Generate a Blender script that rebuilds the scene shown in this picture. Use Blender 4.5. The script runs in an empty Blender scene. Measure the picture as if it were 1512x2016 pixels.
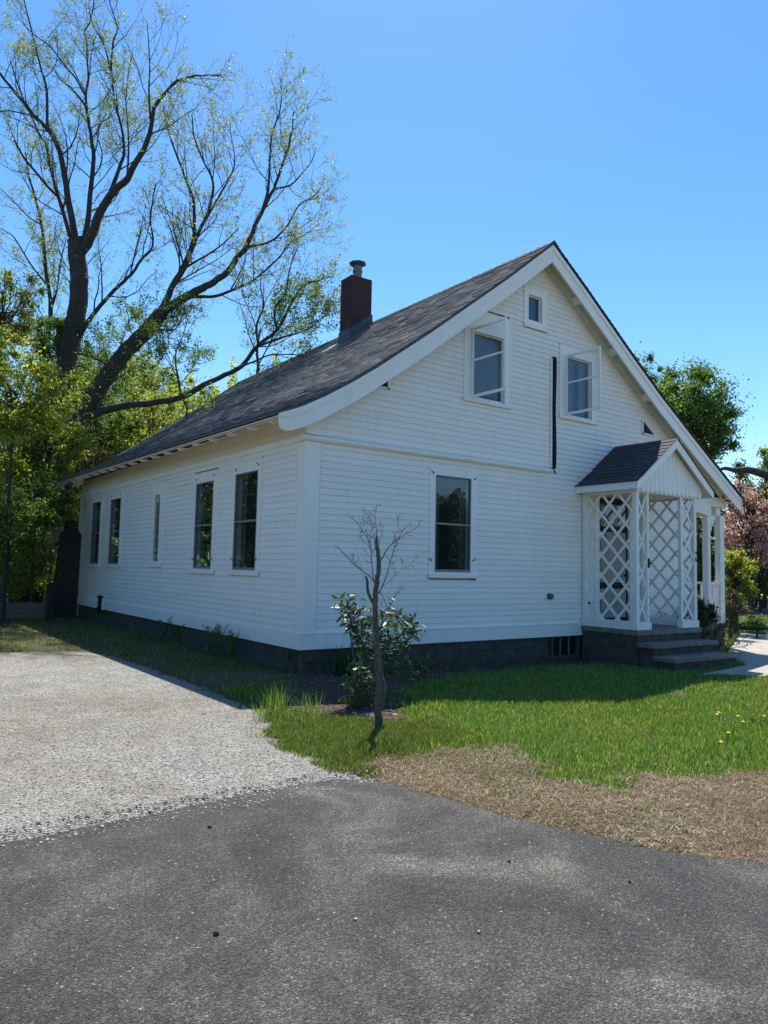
import bpy, math, random
import numpy as np
from mathutils import Vector, Matrix

# ------------------------------------------------------------------ camera, sky, sun, exposure
scene = bpy.context.scene
CAM = Vector((-5.527, -9.757, 1.242))
CR = Vector((0.810841, -0.584877, 0.021355))
CU = Vector((-0.061853, -0.049352, 0.996864))
CF = Vector((0.581989, 0.809619, 0.076193))
FPX = 1451.48
cam_data = bpy.data.cameras.new('camera')
cam = bpy.data.objects.new('camera', cam_data)
scene.collection.objects.link(cam)
cam_data.sensor_fit = 'HORIZONTAL'
cam_data.sensor_width = 36.0
cam_data.lens = 36.0 * FPX / 1512.0
cam_data.clip_start = 0.05
cam_data.clip_end = 2000.0
m = Matrix.Identity(4)
for i in range(3):
    m[i][0] = CR[i]; m[i][1] = CU[i]; m[i][2] = -CF[i]; m[i][3] = CAM[i]
cam.matrix_world = m
scene.camera = cam

SUN_AZ, SUN_EL = math.radians(36.0), math.radians(61.3)   # azimuth from +Y towards +X
world = bpy.data.worlds.new('World')
scene.world = world
world.use_nodes = True
wn = world.node_tree
sky = wn.nodes.new('ShaderNodeTexSky')
sky.sky_type = 'NISHITA'
sky.sun_disc = False
sky.sun_elevation = SUN_EL
sky.sun_rotation = SUN_AZ
sky.altitude = 0
sky.air_density = 1.0
sky.dust_density = 0.2
sky.ozone_density = 3.0
wn.nodes['Background'].inputs['Strength'].default_value = 0.1
hs = wn.nodes.new('ShaderNodeHueSaturation')
hs.inputs['Saturation'].default_value = 1.27
wn.links.new(sky.outputs[0], hs.inputs['Color'])
wn.links.new(hs.outputs[0], wn.nodes['Background'].inputs['Color'])
sun_data = bpy.data.lights.new('sun', 'SUN')
sun_data.energy = 4.0
sun_data.angle = math.radians(0.53)
sun_data.color = (1.0, 0.94, 0.85)
sun = bpy.data.objects.new('sun', sun_data)
scene.collection.objects.link(sun)
to_sun = Vector((math.cos(SUN_EL) * math.sin(SUN_AZ), math.cos(SUN_EL) * math.cos(SUN_AZ), math.sin(SUN_EL)))
sun.rotation_euler = to_sun.to_track_quat('Z', 'Y').to_euler()
sun.location = (0, 0, 30)
scene.view_settings.view_transform = 'Standard'
scene.view_settings.look = 'None'
scene.view_settings.gamma = 1.0
scene.view_settings.exposure = 1.08
scene.view_settings.use_curve_mapping = False
scene.render.engine = 'CYCLES'
scene.cycles.max_bounces = 8
scene.cycles.transparent_max_bounces = 12
scene.cycles.caustics_reflective = False
scene.cycles.caustics_refractive = False

random.seed(7)
RNG = np.random.default_rng(11)
COL = scene.collection


# ------------------------------------------------------------------ helpers
def W(px, py, depth):
    """a point of the place from its direction in the photograph and its distance"""
    return CAM + (CR * ((px - 756.0) / FPX) - CU * ((py - 1008.0) / FPX) + CF) * depth


def gz(x, y):
    """height of the ground"""
    return -0.36 - 0.017 * min(max(x, 0.0), 7.0)


def gz_np(x):
    return -0.36 - 0.017 * np.clip(x, 0.0, 7.0)


class MB:
    def __init__(self):
        self.v = []; self.f = []

    def add(self, vs, fs):
        n = len(self.v)
        self.v.extend(tuple(p) for p in vs)
        self.f.extend(tuple(i + n for i in f) for f in fs)
        return self

    def hexa(self, p):
        """8 points: bottom ring 0-3 counter-clockwise from above, top ring 4-7"""
        return self.add(p, [(3, 2, 1, 0), (4, 5, 6, 7), (0, 1, 5, 4), (1, 2, 6, 5), (2, 3, 7, 6), (3, 0, 4, 7)])

    def box(self, x0, x1, y0, y1, z0, z1):
        return self.hexa([(x0, y0, z0), (x1, y0, z0), (x1, y1, z0), (x0, y1, z0),
                          (x0, y0, z1), (x1, y0, z1), (x1, y1, z1), (x0, y1, z1)])

    def prism(self, poly, vec):
        n = len(poly); vec = Vector(vec)
        a = [Vector(p) for p in poly]; b = [p + vec for p in a]
        fs = [tuple(range(n)), tuple(reversed(range(n, 2 * n)))]
        for i in range(n):
            j = (i + 1) % n
            fs.append((i, i + n, j + n, j))
        return self.add(a + b, fs)

    def tube(self, pts, rad, n=5, cap=True):
        base = len(self.v)
        pts = [Vector(p) for p in pts]
        up = Vector((0.13, 0.31, 0.94)); ref = None
        for i, p in enumerate(pts):
            a = pts[max(i - 1, 0)]; b = pts[min(i + 1, len(pts) - 1)]
            d = b - a
            if d.length < 1e-9: d = Vector((0, 0, 1))
            d.normalize()
            if ref is None:
                ref = d.cross(up if abs(d.dot(up)) < 0.95 else Vector((1, 0, 0))).normalized()
            else:
                ref = (ref - d * ref.dot(d))
                if ref.length < 1e-6: ref = d.orthogonal()
                ref.normalize()
            s = d.cross(ref)
            r = rad[i] if hasattr(rad, '__len__') else rad
            for k in range(n):
                t = 2 * math.pi * k / n
                q = p + ref * (math.cos(t) * r) + s * (math.sin(t) * r)
                self.v.append((q.x, q.y, q.z))
        for i in range(len(pts) - 1):
            for k in range(n):
                k2 = (k + 1) % n
                self.f.append((base + i * n + k, base + i * n + k2, base + (i + 1) * n + k2, base + (i + 1) * n + k))
        if cap and n > 2:
            self.f.append(tuple(base + k for k in reversed(range(n))))
            e = base + (len(pts) - 1) * n
            self.f.append(tuple(e + k for k in range(n)))
        return self

    def mesh(self, name, mat=None, smooth=False):
        me = bpy.data.meshes.new(name)
        me.from_pydata(self.v, [], self.f)
        if mat: me.materials.append(mat)
        if smooth:
            me.polygons.foreach_set('use_smooth', [True] * len(me.polygons))
        me.update()
        return me

    def build(self, name, mat=None, parent=None, smooth=False, loc=None):
        return link(name, self.mesh(name, mat, smooth), parent, loc)


def link(name, me, parent=None, loc=None):
    o = bpy.data.objects.new(name, me)
    COL.objects.link(o)
    if parent is not None:
        o.parent = parent
    if loc is not None:
        o.location = loc
    return o


def tag(o, label=None, cat=None, group=None, kind=None):
    if label: o['label'] = label
    if cat: o['category'] = cat
    if group: o['group'] = group
    if kind: o['kind'] = kind
    return o


def thing(name, label, cat, loc=(0, 0, 0), group=None):
    o = bpy.data.objects.new(name, None)
    o.empty_display_size = 0.2
    COL.objects.link(o)
    o.location = loc
    return tag(o, label, cat, group)


def np_mesh(name, verts, faces_list, mat, smooth=False):
    """verts (n,3); faces_list: list of (m,k) index arrays"""
    me = bpy.data.meshes.new(name)
    verts = np.asarray(verts, dtype=np.float32)
    me.vertices.add(len(verts)); me.vertices.foreach_set('co', verts.ravel())
    loops = np.concatenate([np.asarray(f, dtype=np.int32).ravel() for f in faces_list])
    tot = np.concatenate([np.full(len(f), f.shape[1], dtype=np.int32) for f in faces_list])
    start = np.concatenate([[0], np.cumsum(tot)[:-1]]).astype(np.int32)
    me.loops.add(len(loops)); me.loops.foreach_set('vertex_index', loops)
    me.polygons.add(len(tot)); me.polygons.foreach_set('loop_start', start)
    try:
        me.polygons.foreach_set('loop_total', tot)
    except Exception:
        pass
    if smooth:
        me.polygons.foreach_set('use_smooth', np.ones(len(tot), dtype=bool))
    me.materials.append(mat)
    me.update(calc_edges=True)
    return me


def pip(x, y, poly):
    """points in polygon, numpy"""
    x = np.asarray(x); y = np.asarray(y)
    inside = np.zeros(x.shape, dtype=bool)
    n = len(poly)
    for i in range(n):
        x0, y0 = poly[i]; x1, y1 = poly[(i + 1) % n]
        if y0 == y1: continue
        c = ((y0 > y) != (y1 > y)) & (x < (x1 - x0) * (y - y0) / (y1 - y0) + x0)
        inside ^= c
    return inside


# ------------------------------------------------------------------ materials
def lin(c):
    return tuple(c) + (1.0,)


def new_mat(name):
    mt = bpy.data.materials.new(name)
    mt.use_nodes = True
    nt = mt.node_tree
    return mt, nt, nt.nodes['Principled BSDF']


def N(nt, t, **kw):
    n = nt.nodes.new(t)
    for k, v in kw.items():
        if k in n.inputs: n.inputs[k].default_value = v
        else: setattr(n, k, v)
    return n


def ramp(nt, fac, stops):
    r = nt.nodes.new('ShaderNodeValToRGB')
    cr = r.color_ramp
    while len(cr.elements) < len(stops): cr.elements.new(0.5)
    for e, (p, c) in zip(cr.elements, stops):
        e.position = p; e.color = lin(c)
    nt.links.new(fac, r.inputs['Fac'])
    return r


def mix(nt, fac, a, b, mode='MIX'):
    mx = nt.nodes.new('ShaderNodeMix')
    mx.data_type = 'RGBA'; mx.blend_type = mode
    for sock, v in ((mx.inputs[0], fac), (mx.inputs[6], a), (mx.inputs[7], b)):
        if hasattr(v, 'is_output'): nt.links.new(v, sock)
        elif isinstance(v, (int, float)): sock.default_value = v
        else: sock.default_value = lin(v)
    return mx.outputs[2]


def noise(nt, scale, detail=4, rough=0.6, vec=None, dist=0.0):
    n = N(nt, 'ShaderNodeTexNoise')
    n.inputs['Scale'].default_value = scale
    n.inputs['Detail'].default_value = detail
    n.inputs['Roughness'].default_value = rough
    n.inputs['Distortion'].default_value = dist
    if vec is not None: nt.links.new(vec, n.inputs['Vector'])
    return n.outputs['Fac']


def pos(nt):
    return nt.nodes.new('ShaderNodeNewGeometry').outputs['Position']


def island(nt):
    return nt.nodes.new('ShaderNodeNewGeometry').outputs['Random Per Island']


def scaled(nt, vec, s):
    mp = nt.nodes.new('ShaderNodeMapping')
    mp.inputs['Scale'].default_value = s
    nt.links.new(vec, mp.inputs['Vector'])
    return mp.outputs['Vector']


def bump(nt, bsdf, h, strength=0.3, dist=0.01):
    b = nt.nodes.new('ShaderNodeBump')
    b.inputs['Strength'].default_value = strength
    b.inputs['Distance'].default_value = dist
    nt.links.new(h, b.inputs['Height'])
    nt.links.new(b.outputs['Normal'], bsdf.inputs['Normal'])


def simple(name, c1, c2, scale=8.0, rough=0.6, stretch=(1, 1, 1), bump_s=0.0, bump_d=0.005, spec=0.5, island_mix=0.0, detail=5):
    mt, nt, b = new_mat(name)
    v = scaled(nt, pos(nt), stretch)
    f = noise(nt, scale, detail, 0.6, v)
    r = ramp(nt, f, [(0.3, c1), (0.7, c2)])
    out = r.outputs['Color']
    if island_mix > 0:
        isl = ramp(nt, island(nt), [(0.0, tuple(x * (1 - island_mix) for x in c1)), (1.0, tuple(min(1, x * (1 + island_mix)) for x in c2))])
        out = mix(nt, 0.5, out, isl.outputs['Color'])
    nt.links.new(out, b.inputs['Base Color'])
    b.inputs['Roughness'].default_value = rough
    b.inputs['Specular IOR Level'].default_value = spec
    if bump_s > 0: bump(nt, b, f, bump_s, bump_d)
    return mt


def leaf_mat(name, stops, trans=0.4, rough=0.5, spec=0.35):
    """leaf colour varies from leaf to leaf; part of the light passes through"""
    mt, nt, b = new_mat(name)
    r = ramp(nt, island(nt), stops)
    n = noise(nt, 0.7, 2, 0.5, pos(nt))
    sh = ramp(nt, n, [(0.3, (0.75, 0.8, 0.7)), (0.7, (1.15, 1.1, 1.0))])
    col = mix(nt, 1.0, r.outputs['Color'], sh.outputs['Color'], 'MULTIPLY')
    nt.links.new(col, b.inputs['Base Color'])
    b.inputs['Roughness'].default_value = rough
    b.inputs['Specular IOR Level'].default_value = spec
    tr = nt.nodes.new('ShaderNodeBsdfTranslucent')
    tc = mix(nt, 1.0, col, (1.3, 1.45, 0.75), 'MULTIPLY')
    nt.links.new(tc, tr.inputs['Color'])
    ms = nt.nodes.new('ShaderNodeMixShader')
    ms.inputs[0].default_value = trans
    nt.links.new(b.outputs[0], ms.inputs[1]); nt.links.new(tr.outputs[0], ms.inputs[2])
    nt.links.new(ms.outputs[0], nt.nodes['Material Output'].inputs['Surface'])
    return mt


def paint_mat(name, base, dirt, rough=0.45):
    mt, nt, b = new_mat(name)
    p = pos(nt)
    streak = noise(nt, 3.0, 6, 0.65, scaled(nt, p, (2.5, 2.5, 0.5)))
    grain = noise(nt, 60.0, 4, 0.6, scaled(nt, p, (0.3, 0.3, 2.0)))
    r = ramp(nt, streak, [(0.35, base), (0.62, tuple(x * 0.95 for x in base)), (0.85, dirt)])
    ob = nt.nodes.new('ShaderNodeObjectInfo')
    r2 = ramp(nt, ob.outputs['Random'], [(0.0, (0.95, 0.955, 0.96)), (1.0, (1.0, 1.0, 1.0))])
    c = mix(nt, 1.0, r.outputs['Color'], r2.outputs['Color'], 'MULTIPLY')
    nt.links.new(c, b.inputs['Base Color'])
    b.inputs['Roughness'].default_value = rough
    b.inputs['Specular IOR Level'].default_value = 0.4
    bump(nt, b, grain, 0.12, 0.002)
    return mt


M = {}
M['white'] = paint_mat('white_paint', (0.86, 0.835, 0.78), (0.66, 0.65, 0.60))
M['white_trim'] = paint_mat('white_trim_paint', (0.87, 0.85, 0.80), (0.70, 0.69, 0.64), 0.4)
M['cream'] = paint_mat('cream_bounce_paint', (0.80, 0.755, 0.63), (0.68, 0.63, 0.50), 0.5)  # beige boards; the cream also carries warm ground bounce under the eaves
M['shingle'] = simple('asphalt_shingle', (0.062, 0.063, 0.066), (0.15, 0.151, 0.155), 3.5, 0.9, (1, 1, 1), 0, spec=0.2, island_mix=0.5)
M['shingle_dark'] = simple('dark_shingle', (0.03, 0.032, 0.04), (0.085, 0.08, 0.085), 9.0, 0.85, spec=0.25)
M['drip'] = simple('drip_edge', (0.045, 0.05, 0.055), (0.09, 0.095, 0.10), 6.0, 0.6)
M['brick'] = None
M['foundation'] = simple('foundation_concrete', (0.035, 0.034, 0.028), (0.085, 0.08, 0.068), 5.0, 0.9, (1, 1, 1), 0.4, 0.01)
M['concrete'] = simple('step_concrete', (0.12, 0.112, 0.092), (0.24, 0.222, 0.185), 6.0, 0.85, (1, 1, 1), 0.35, 0.006)
M['walk'] = simple('walk_concrete', (0.26, 0.235, 0.20), (0.38, 0.345, 0.30), 3.0, 0.9, (1, 1, 1), 0.3, 0.006)
M['black'] = simple('black_metal', (0.006, 0.006, 0.007), (0.014, 0.014, 0.015), 20.0, 0.75, spec=0.2)
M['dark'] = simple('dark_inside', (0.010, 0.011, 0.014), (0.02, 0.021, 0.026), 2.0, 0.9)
M['curtain'] = simple('curtain_cloth', (0.08, 0.09, 0.09), (0.17, 0.175, 0.17), 14.0, 0.9, (4, 4, 0.4))
M['shade'] = simple('roller_blind', (0.055, 0.08, 0.115), (0.07, 0.095, 0.135), 3.0, 0.8)
M['grey_frame'] = simple('aluminium_frame', (0.13, 0.14, 0.15), (0.22, 0.23, 0.24), 8.0, 0.45)
M['pipe'] = simple('galvanised_pipe', (0.10, 0.11, 0.12), (0.17, 0.175, 0.18), 9.0, 0.6)
M['cap'] = simple('sooty_cap', (0.03, 0.032, 0.036), (0.065, 0.068, 0.075), 9.0, 0.6)
M['flash'] = simple('chimney_flashing', (0.05, 0.06, 0.075), (0.085, 0.095, 0.11), 5.0, 0.6)
M['bark'] = simple('tree_bark', (0.022, 0.02, 0.018), (0.062, 0.056, 0.05), 7.0, 0.9, (3, 3, 0.7), 0.6, 0.02)
M['bark_young'] = simple('young_tree_bark', (0.045, 0.038, 0.03), (0.17, 0.145, 0.115), 26.0, 0.9, (3, 3, 0.5), 1.0, 0.012)
M['twig'] = simple('grey_twig', (0.10, 0.085, 0.07), (0.22, 0.19, 0.16), 12.0, 0.85)
M['oldwood'] = simple('weathered_wood', (0.02, 0.017, 0.014), (0.06, 0.05, 0.042), 9.0, 0.9, (6, 6, 0.5), 0.5, 0.006)
M['palewood'] = simple('pale_wood', (0.09, 0.072, 0.055), (0.20, 0.165, 0.12), 7.0, 0.85, (1, 1, 5), 0.4, 0.004)
M['rock'] = simple('field_stone', (0.22, 0.21, 0.19), (0.46, 0.44, 0.41), 9.0, 0.85, (1, 1, 1), 0.5, 0.01)


def glass_mat(name, tint):
    mt, nt, b = new_mat(name)
    nt.nodes.remove(b)
    g = nt.nodes.new('ShaderNodeBsdfGlossy'); g.inputs['Roughness'].default_value = 0.015
    g.inputs['Color'].default_value = (0.9, 0.95, 1, 1)
    t = nt.nodes.new('ShaderNodeBsdfTransparent'); t.inputs['Color'].default_value = lin(tint)
    lw = nt.nodes.new('ShaderNodeLayerWeight'); lw.inputs['Blend'].default_value = 0.5
    pw = N(nt, 'ShaderNodeMath', operation='POWER'); pw.inputs[1].default_value = 4.0
    nt.links.new(lw.outputs['Facing'], pw.inputs[0])
    f = N(nt, 'ShaderNodeMath', operation='MULTIPLY_ADD'); f.inputs[1].default_value = 0.85; f.inputs[2].default_value = 0.05
    nt.links.new(pw.outputs[0], f.inputs[0])
    nz = noise(nt, 1.6, 2, 0.5, pos(nt))
    bp = nt.nodes.new('ShaderNodeBump'); bp.inputs['Strength'].default_value = 0.06; bp.inputs['Distance'].default_value = 0.02
    nt.links.new(nz, bp.inputs['Height'])
    nt.links.new(bp.outputs['Normal'], g.inputs['Normal']); nt.links.new(bp.outputs['Normal'], lw.inputs['Normal'])
    ms = nt.nodes.new('ShaderNodeMixShader')
    nt.links.new(f.outputs[0], ms.inputs[0]); nt.links.new(t.outputs[0], ms.inputs[1]); nt.links.new(g.outputs[0], ms.inputs[2])
    nt.links.new(ms.outputs[0], nt.nodes['Material Output'].inputs['Surface'])
    return mt


M['glass'] = glass_mat('window_glass', (0.80, 0.85, 0.86))
M['glass_clear'] = glass_mat('storm_glass', (0.93, 0.95, 0.96))


def brick_mat():
    mt, nt, b = new_mat('chimney_brick')
    ob = nt.nodes.new('ShaderNodeObjectInfo')
    r = ramp(nt, ob.outputs['Random'], [(0.0, (0.03, 0.017, 0.016)), (0.5, (0.058, 0.026, 0.022)), (1.0, (0.085, 0.036, 0.03))])
    n = noise(nt, 30.0, 5, 0.6, pos(nt))
    c = mix(nt, n, r.outputs['Color'], (0.06, 0.03, 0.028))
    nt.links.new(c, b.inputs['Base Color']); b.inputs['Roughness'].default_value = 0.9
    bump(nt, b, n, 0.4, 0.004)
    return mt


M['brick'] = brick_mat()
M['mortar'] = simple('mortar', (0.09, 0.08, 0.075), (0.16, 0.14, 0.13), 20.0, 0.95)

M['leaf_spring'] = leaf_mat('spring_leaves', [(0.0, (0.15, 0.19, 0.05)), (0.5, (0.25, 0.29, 0.09)), (1.0, (0.36, 0.37, 0.15))], 0.5)
M['leaf_yellow'] = leaf_mat('yellow_green_leaves', [(0.0, (0.15, 0.19, 0.03)), (0.5, (0.28, 0.32, 0.06)), (0.85, (0.42, 0.43, 0.12)), (1.0, (0.36, 0.26, 0.12))], 0.62)
M['leaf_mid'] = leaf_mat('mid_green_leaves', [(0.0, (0.05, 0.10, 0.025)), (0.6, (0.12, 0.20, 0.05)), (1.0, (0.22, 0.31, 0.10))], 0.5)
M['leaf_dark'] = leaf_mat('dark_green_leaves', [(0.0, (0.012, 0.034, 0.012)), (0.6, (0.032, 0.07, 0.022)), (1.0, (0.09, 0.14, 0.05))], 0.3, 0.4)
M['leaf_brown'] = leaf_mat('russet_leaves', [(0.0, (0.08, 0.06, 0.03)), (0.5, (0.14, 0.12, 0.05)), (1.0, (0.22, 0.20, 0.08))], 0.4)
M['blossom'] = leaf_mat('pink_blossom', [(0.0, (0.40, 0.16, 0.24)), (0.5, (0.66, 0.36, 0.45)), (0.8, (0.80, 0.56, 0.62)), (1.0, (0.22, 0.20, 0.09))], 0.35)
M['rhodo'] = leaf_mat('rhododendron_leaf', [(0.0, (0.03, 0.065, 0.025)), (0.6, (0.07, 0.12, 0.045)), (1.0, (0.18, 0.23, 0.12))], 0.2, 0.42, 0.5)
M['sedum'] = leaf_mat('bed_plant_leaves', [(0.0, (0.08, 0.13, 0.03)), (0.6, (0.16, 0.22, 0.06)), (1.0, (0.30, 0.36, 0.14))], 0.35)
M['fern'] = leaf_mat('fern_leaves', [(0.0, (0.04, 0.09, 0.02)), (1.0, (0.10, 0.17, 0.04))], 0.35)
M['dandelion'] = simple('dandelion_petals', (0.75, 0.50, 0.02), (0.85, 0.62, 0.04), 30.0, 0.7)


def grass_mat(name, stops, patch):
    mt, nt, b = new_mat(name)
    r = ramp(nt, island(nt), stops)
    n = noise(nt, 1.3, 4, 0.6, pos(nt))
    sh = ramp(nt, n, [(0.35, patch), (0.6, (1.0, 1.0, 1.0))])
    col = mix(nt, 1.0, r.outputs['Color'], sh.outputs['Color'], 'MULTIPLY')
    nt.links.new(col, b.inputs['Base Color'])
    b.inputs['Roughness'].default_value = 0.45
    b.inputs['Specular IOR Level'].default_value = 0.3
    tr = nt.nodes.new('ShaderNodeBsdfTranslucent')
    tc = mix(nt, 1.0, col, (1.3, 1.4, 0.7), 'MULTIPLY')
    nt.links.new(tc, tr.inputs['Color'])
    ms = nt.nodes.new('ShaderNodeMixShader'); ms.inputs[0].default_value = 0.4
    nt.links.new(b.outputs[0], ms.inputs[1]); nt.links.new(tr.outputs[0], ms.inputs[2])
    nt.links.new(ms.outputs[0], nt.nodes['Material Output'].inputs['Surface'])
    return mt


M['grass'] = grass_mat('grass_blades', [(0.0, (0.055, 0.13, 0.022)), (0.5, (0.115, 0.225, 0.038)), (0.88, (0.20, 0.32, 0.075)), (1.0, (0.46, 0.43, 0.25))], (1.35, 1.08, 0.95))
M['grass_poor'] = grass_mat('sparse_grass_blades', [(0.0, (0.05, 0.115, 0.02)), (0.6, (0.11, 0.19, 0.04)), (0.82, (0.20, 0.19, 0.08)), (1.0, (0.40, 0.34, 0.21))], (1.1, 0.95, 0.8))
M['straw'] = grass_mat('dead_grass', [(0.0, (0.07, 0.045, 0.032)), (0.45, (0.24, 0.165, 0.12)), (0.85, (0.46, 0.35, 0.26)), (1.0, (0.72, 0.60, 0.46))], (0.66, 0.54, 0.50))


def ground_mat():
    mt, nt, b = new_mat('ground_soil')
    p = pos(nt)
    n1 = noise(nt, 0.9, 5, 0.6, p); n2 = noise(nt, 14.0, 6, 0.7, p); n3 = noise(nt, 90.0, 3, 0.6, p)
    a = ramp(nt, n1, [(0.35, (0.075, 0.085, 0.03)), (0.55, (0.12, 0.10, 0.055)), (0.75, (0.17, 0.135, 0.09))])
    c = ramp(nt, n2, [(0.3, (0.5, 0.5, 0.5)), (0.7, (1.3, 1.25, 1.15))])
    col = mix(nt, 1.0, a.outputs['Color'], c.outputs['Color'], 'MULTIPLY')
    nt.links.new(col, b.inputs['Base Color']); b.inputs['Roughness'].default_value = 0.95
    b.inputs['Specular IOR Level'].default_value = 0.15
    h = mix(nt, 0.5, n2, n3)
    bump(nt, b, h, 0.8, 0.03)
    return mt


def asphalt_mat(name='asphalt', near=True):
    mt, nt, b = new_mat(name)
    p = pos(nt)
    big = noise(nt, 0.8, 6, 0.6, p, 1.2)
    mid = noise(nt, 5.0, 5, 0.65, p)
    vo = N(nt, 'ShaderNodeTexVoronoi'); vo.inputs['Scale'].default_value = 120.0; nt.links.new(p, vo.inputs['Vector'])
    vo2 = N(nt, 'ShaderNodeTexVoronoi'); vo2.inputs['Scale'].default_value = 60.0; nt.links.new(p, vo2.inputs['Vector'])
    base = ramp(nt, big, [(0.34, (0.042, 0.041, 0.040)), (0.50, (0.062, 0.060, 0.057)), (0.60, (0.095, 0.091, 0.082)), (0.72, (0.165, 0.155, 0.132))])
    m2 = ramp(nt, mid, [(0.3, (0.84, 0.84, 0.84)), (0.7, (1.16, 1.15, 1.13))])
    c = mix(nt, 1.0, base.outputs['Color'], m2.outputs['Color'], 'MULTIPLY')
    sep = nt.nodes.new('ShaderNodeSeparateColor'); nt.links.new(vo.outputs['Color'], sep.inputs[0])
    agg = ramp(nt, sep.outputs[0], [(0.0, (0.5, 0.5, 0.5)), (0.6, (0.95, 0.95, 0.95)), (0.88, (1.45, 1.43, 1.38)), (1.0, (2.3, 2.25, 2.1))])
    c = mix(nt, 1.0, c, agg.outputs['Color'], 'MULTIPLY')
    sep2 = nt.nodes.new('ShaderNodeSeparateColor'); nt.links.new(vo2.outputs['Color'], sep2.inputs[0])
    sp = ramp(nt, sep2.outputs[1], [(0.975, (0, 0, 0)), (0.985, (1, 1, 1))])
    sp2 = ramp(nt, vo2.outputs['Distance'], [(0.25, (1, 1, 1)), (0.42, (0, 0, 0))])
    spm = mix(nt, 1.0, sp.outputs['Color'], sp2.outputs['Color'], 'MULTIPLY')
    c = mix(nt, spm, c, (0.30, 0.28, 0.25))
    nt.links.new(c, b.inputs['Base Color'])
    b.inputs['Roughness'].default_value = 0.85
    b.inputs['Specular IOR Level'].default_value = 0.3
    inv = N(nt, 'ShaderNodeMath', operation='MULTIPLY_ADD'); inv.inputs[1].default_value = -1.0; inv.inputs[2].default_value = 1.0
    nt.links.new(vo.outputs['Distance'], inv.inputs[0])
    bump(nt, b, inv.outputs[0], 1.0, 0.010)
    return mt


def gravel_mat():
    mt, nt, b = new_mat('gravel')
    p = pos(nt)
    big = noise(nt, 0.45, 4, 0.6, p, 0.8)
    mid = noise(nt, 3.5, 5, 0.6, p)
    vo = N(nt, 'ShaderNodeTexVoronoi'); vo.inputs['Scale'].default_value = 85.0; nt.links.new(p, vo.inputs['Vector'])
    sep = nt.nodes.new('ShaderNodeSeparateColor'); nt.links.new(vo.outputs['Color'], sep.inputs[0])
    a = ramp(nt, big, [(0.36, (0.215, 0.185, 0.15)), (0.50, (0.24, 0.23, 0.20)), (0.7, (0.265, 0.26, 0.235))])
    s = ramp(nt, sep.outputs[0], [(0.0, (0.35, 0.35, 0.36)), (0.4, (0.85, 0.85, 0.85)), (1.0, (1.5, 1.5, 1.48))])
    d = ramp(nt, mid, [(0.3, (0.82, 0.82, 0.82)), (0.7, (1.15, 1.15, 1.15))])
    c = mix(nt, 1.0, a.outputs['Color'], s.outputs['Color'], 'MULTIPLY')
    c = mix(nt, 1.0, c, d.outputs['Color'], 'MULTIPLY')
    nt.links.new(c, b.inputs['Base Color']); b.inputs['Roughness'].default_value = 0.95
    b.inputs['Specular IOR Level'].default_value = 0.2
    inv = N(nt, 'ShaderNodeMath', operation='MULTIPLY_ADD'); inv.inputs[1].default_value = -1.0; inv.inputs[2].default_value = 1.0
    nt.links.new(vo.outputs['Distance'], inv.inputs[0])
    bump(nt, b, inv.outputs[0], 1.0, 0.009)
    return mt


M['ground'] = ground_mat()
M['asphalt'] = asphalt_mat()
M['gravel'] = gravel_mat()
M['mulch'] = simple('bed_mulch', (0.035, 0.025, 0.018), (0.13, 0.095, 0.07), 25.0, 0.95, (1, 1, 1), 0.9, 0.03, 0.1)
_mt, _nt, _b = new_mat('gravel_stones')
_r = ramp(_nt, island(_nt), [(0.0, (0.14, 0.107, 0.098)), (0.35, (0.20, 0.196, 0.178)), (0.8, (0.31, 0.305, 0.28)), (1.0, (0.50, 0.49, 0.455))])
_nt.links.new(_r.outputs['Color'], _b.inputs['Base Color']); _b.inputs['Roughness'].default_value = 0.9
M['stone_bits'] = _mt

# ------------------------------------------------------------------ ground, drive, gravel, walk, road
ASPH = [(-40, -5.12), (-9.0, -5.10), (-4.75, -5.05), (-4.2, -5.04), (-3.5, -4.97), (-2.9, -4.94), (-2.5, -4.97), (-2.30, -5.08), (-2.16, -5.38),
        (-2.06, -5.86), (-1.98, -6.27), (-1.83, -6.67), (-1.70, -7.04), (-1.5, -7.38), (-1.28, -7.62), (-0.6, -8.3), (0.6, -9.2), (3, -10.6),
        (9, -11.2), (9, -11.5), (-40, -11.5)]
LOT = [(-40, -11.55), (40, -11.55), (40, -45), (-40, -45)]  # unseen ground, surfaced pale so sunlight bounces onto the shaded walls
GRAV = [(-2.25, -4.98), (-2.27, -4.6), (-2.24, -4.1), (-2.16, -3.6), (-2.03, -3.1), (-1.9, -2.6), (-1.80, -1.9), (-1.74, -1.0), (-1.72, 0.5), (-1.75, 2.4),
        (-1.85, 3.6), (-2.1, 4.15), (-2.9, 4.5), (-4.0, 4.75), (-9.0, 5.2), (-12, 5.2), (-12, -5.16), (-2.5, -5.14)]
BED = [(-1.55, -2.3), (-1.25, -2.95), (-1.05, -3.35), (-0.9, -3.52), (-0.6, -3.38), (-0.33, -3.05), (-0.1, -2.6), (0.35, -2.1), (1.0, -1.5), (1.6, -1.15), (2.9, -0.9), (6.2, -0.75), (6.3, -0.02), (0.05, -0.02), (-0.35, -0.3), (-0.7, -0.9), (-1.15, -1.6)]
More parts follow.
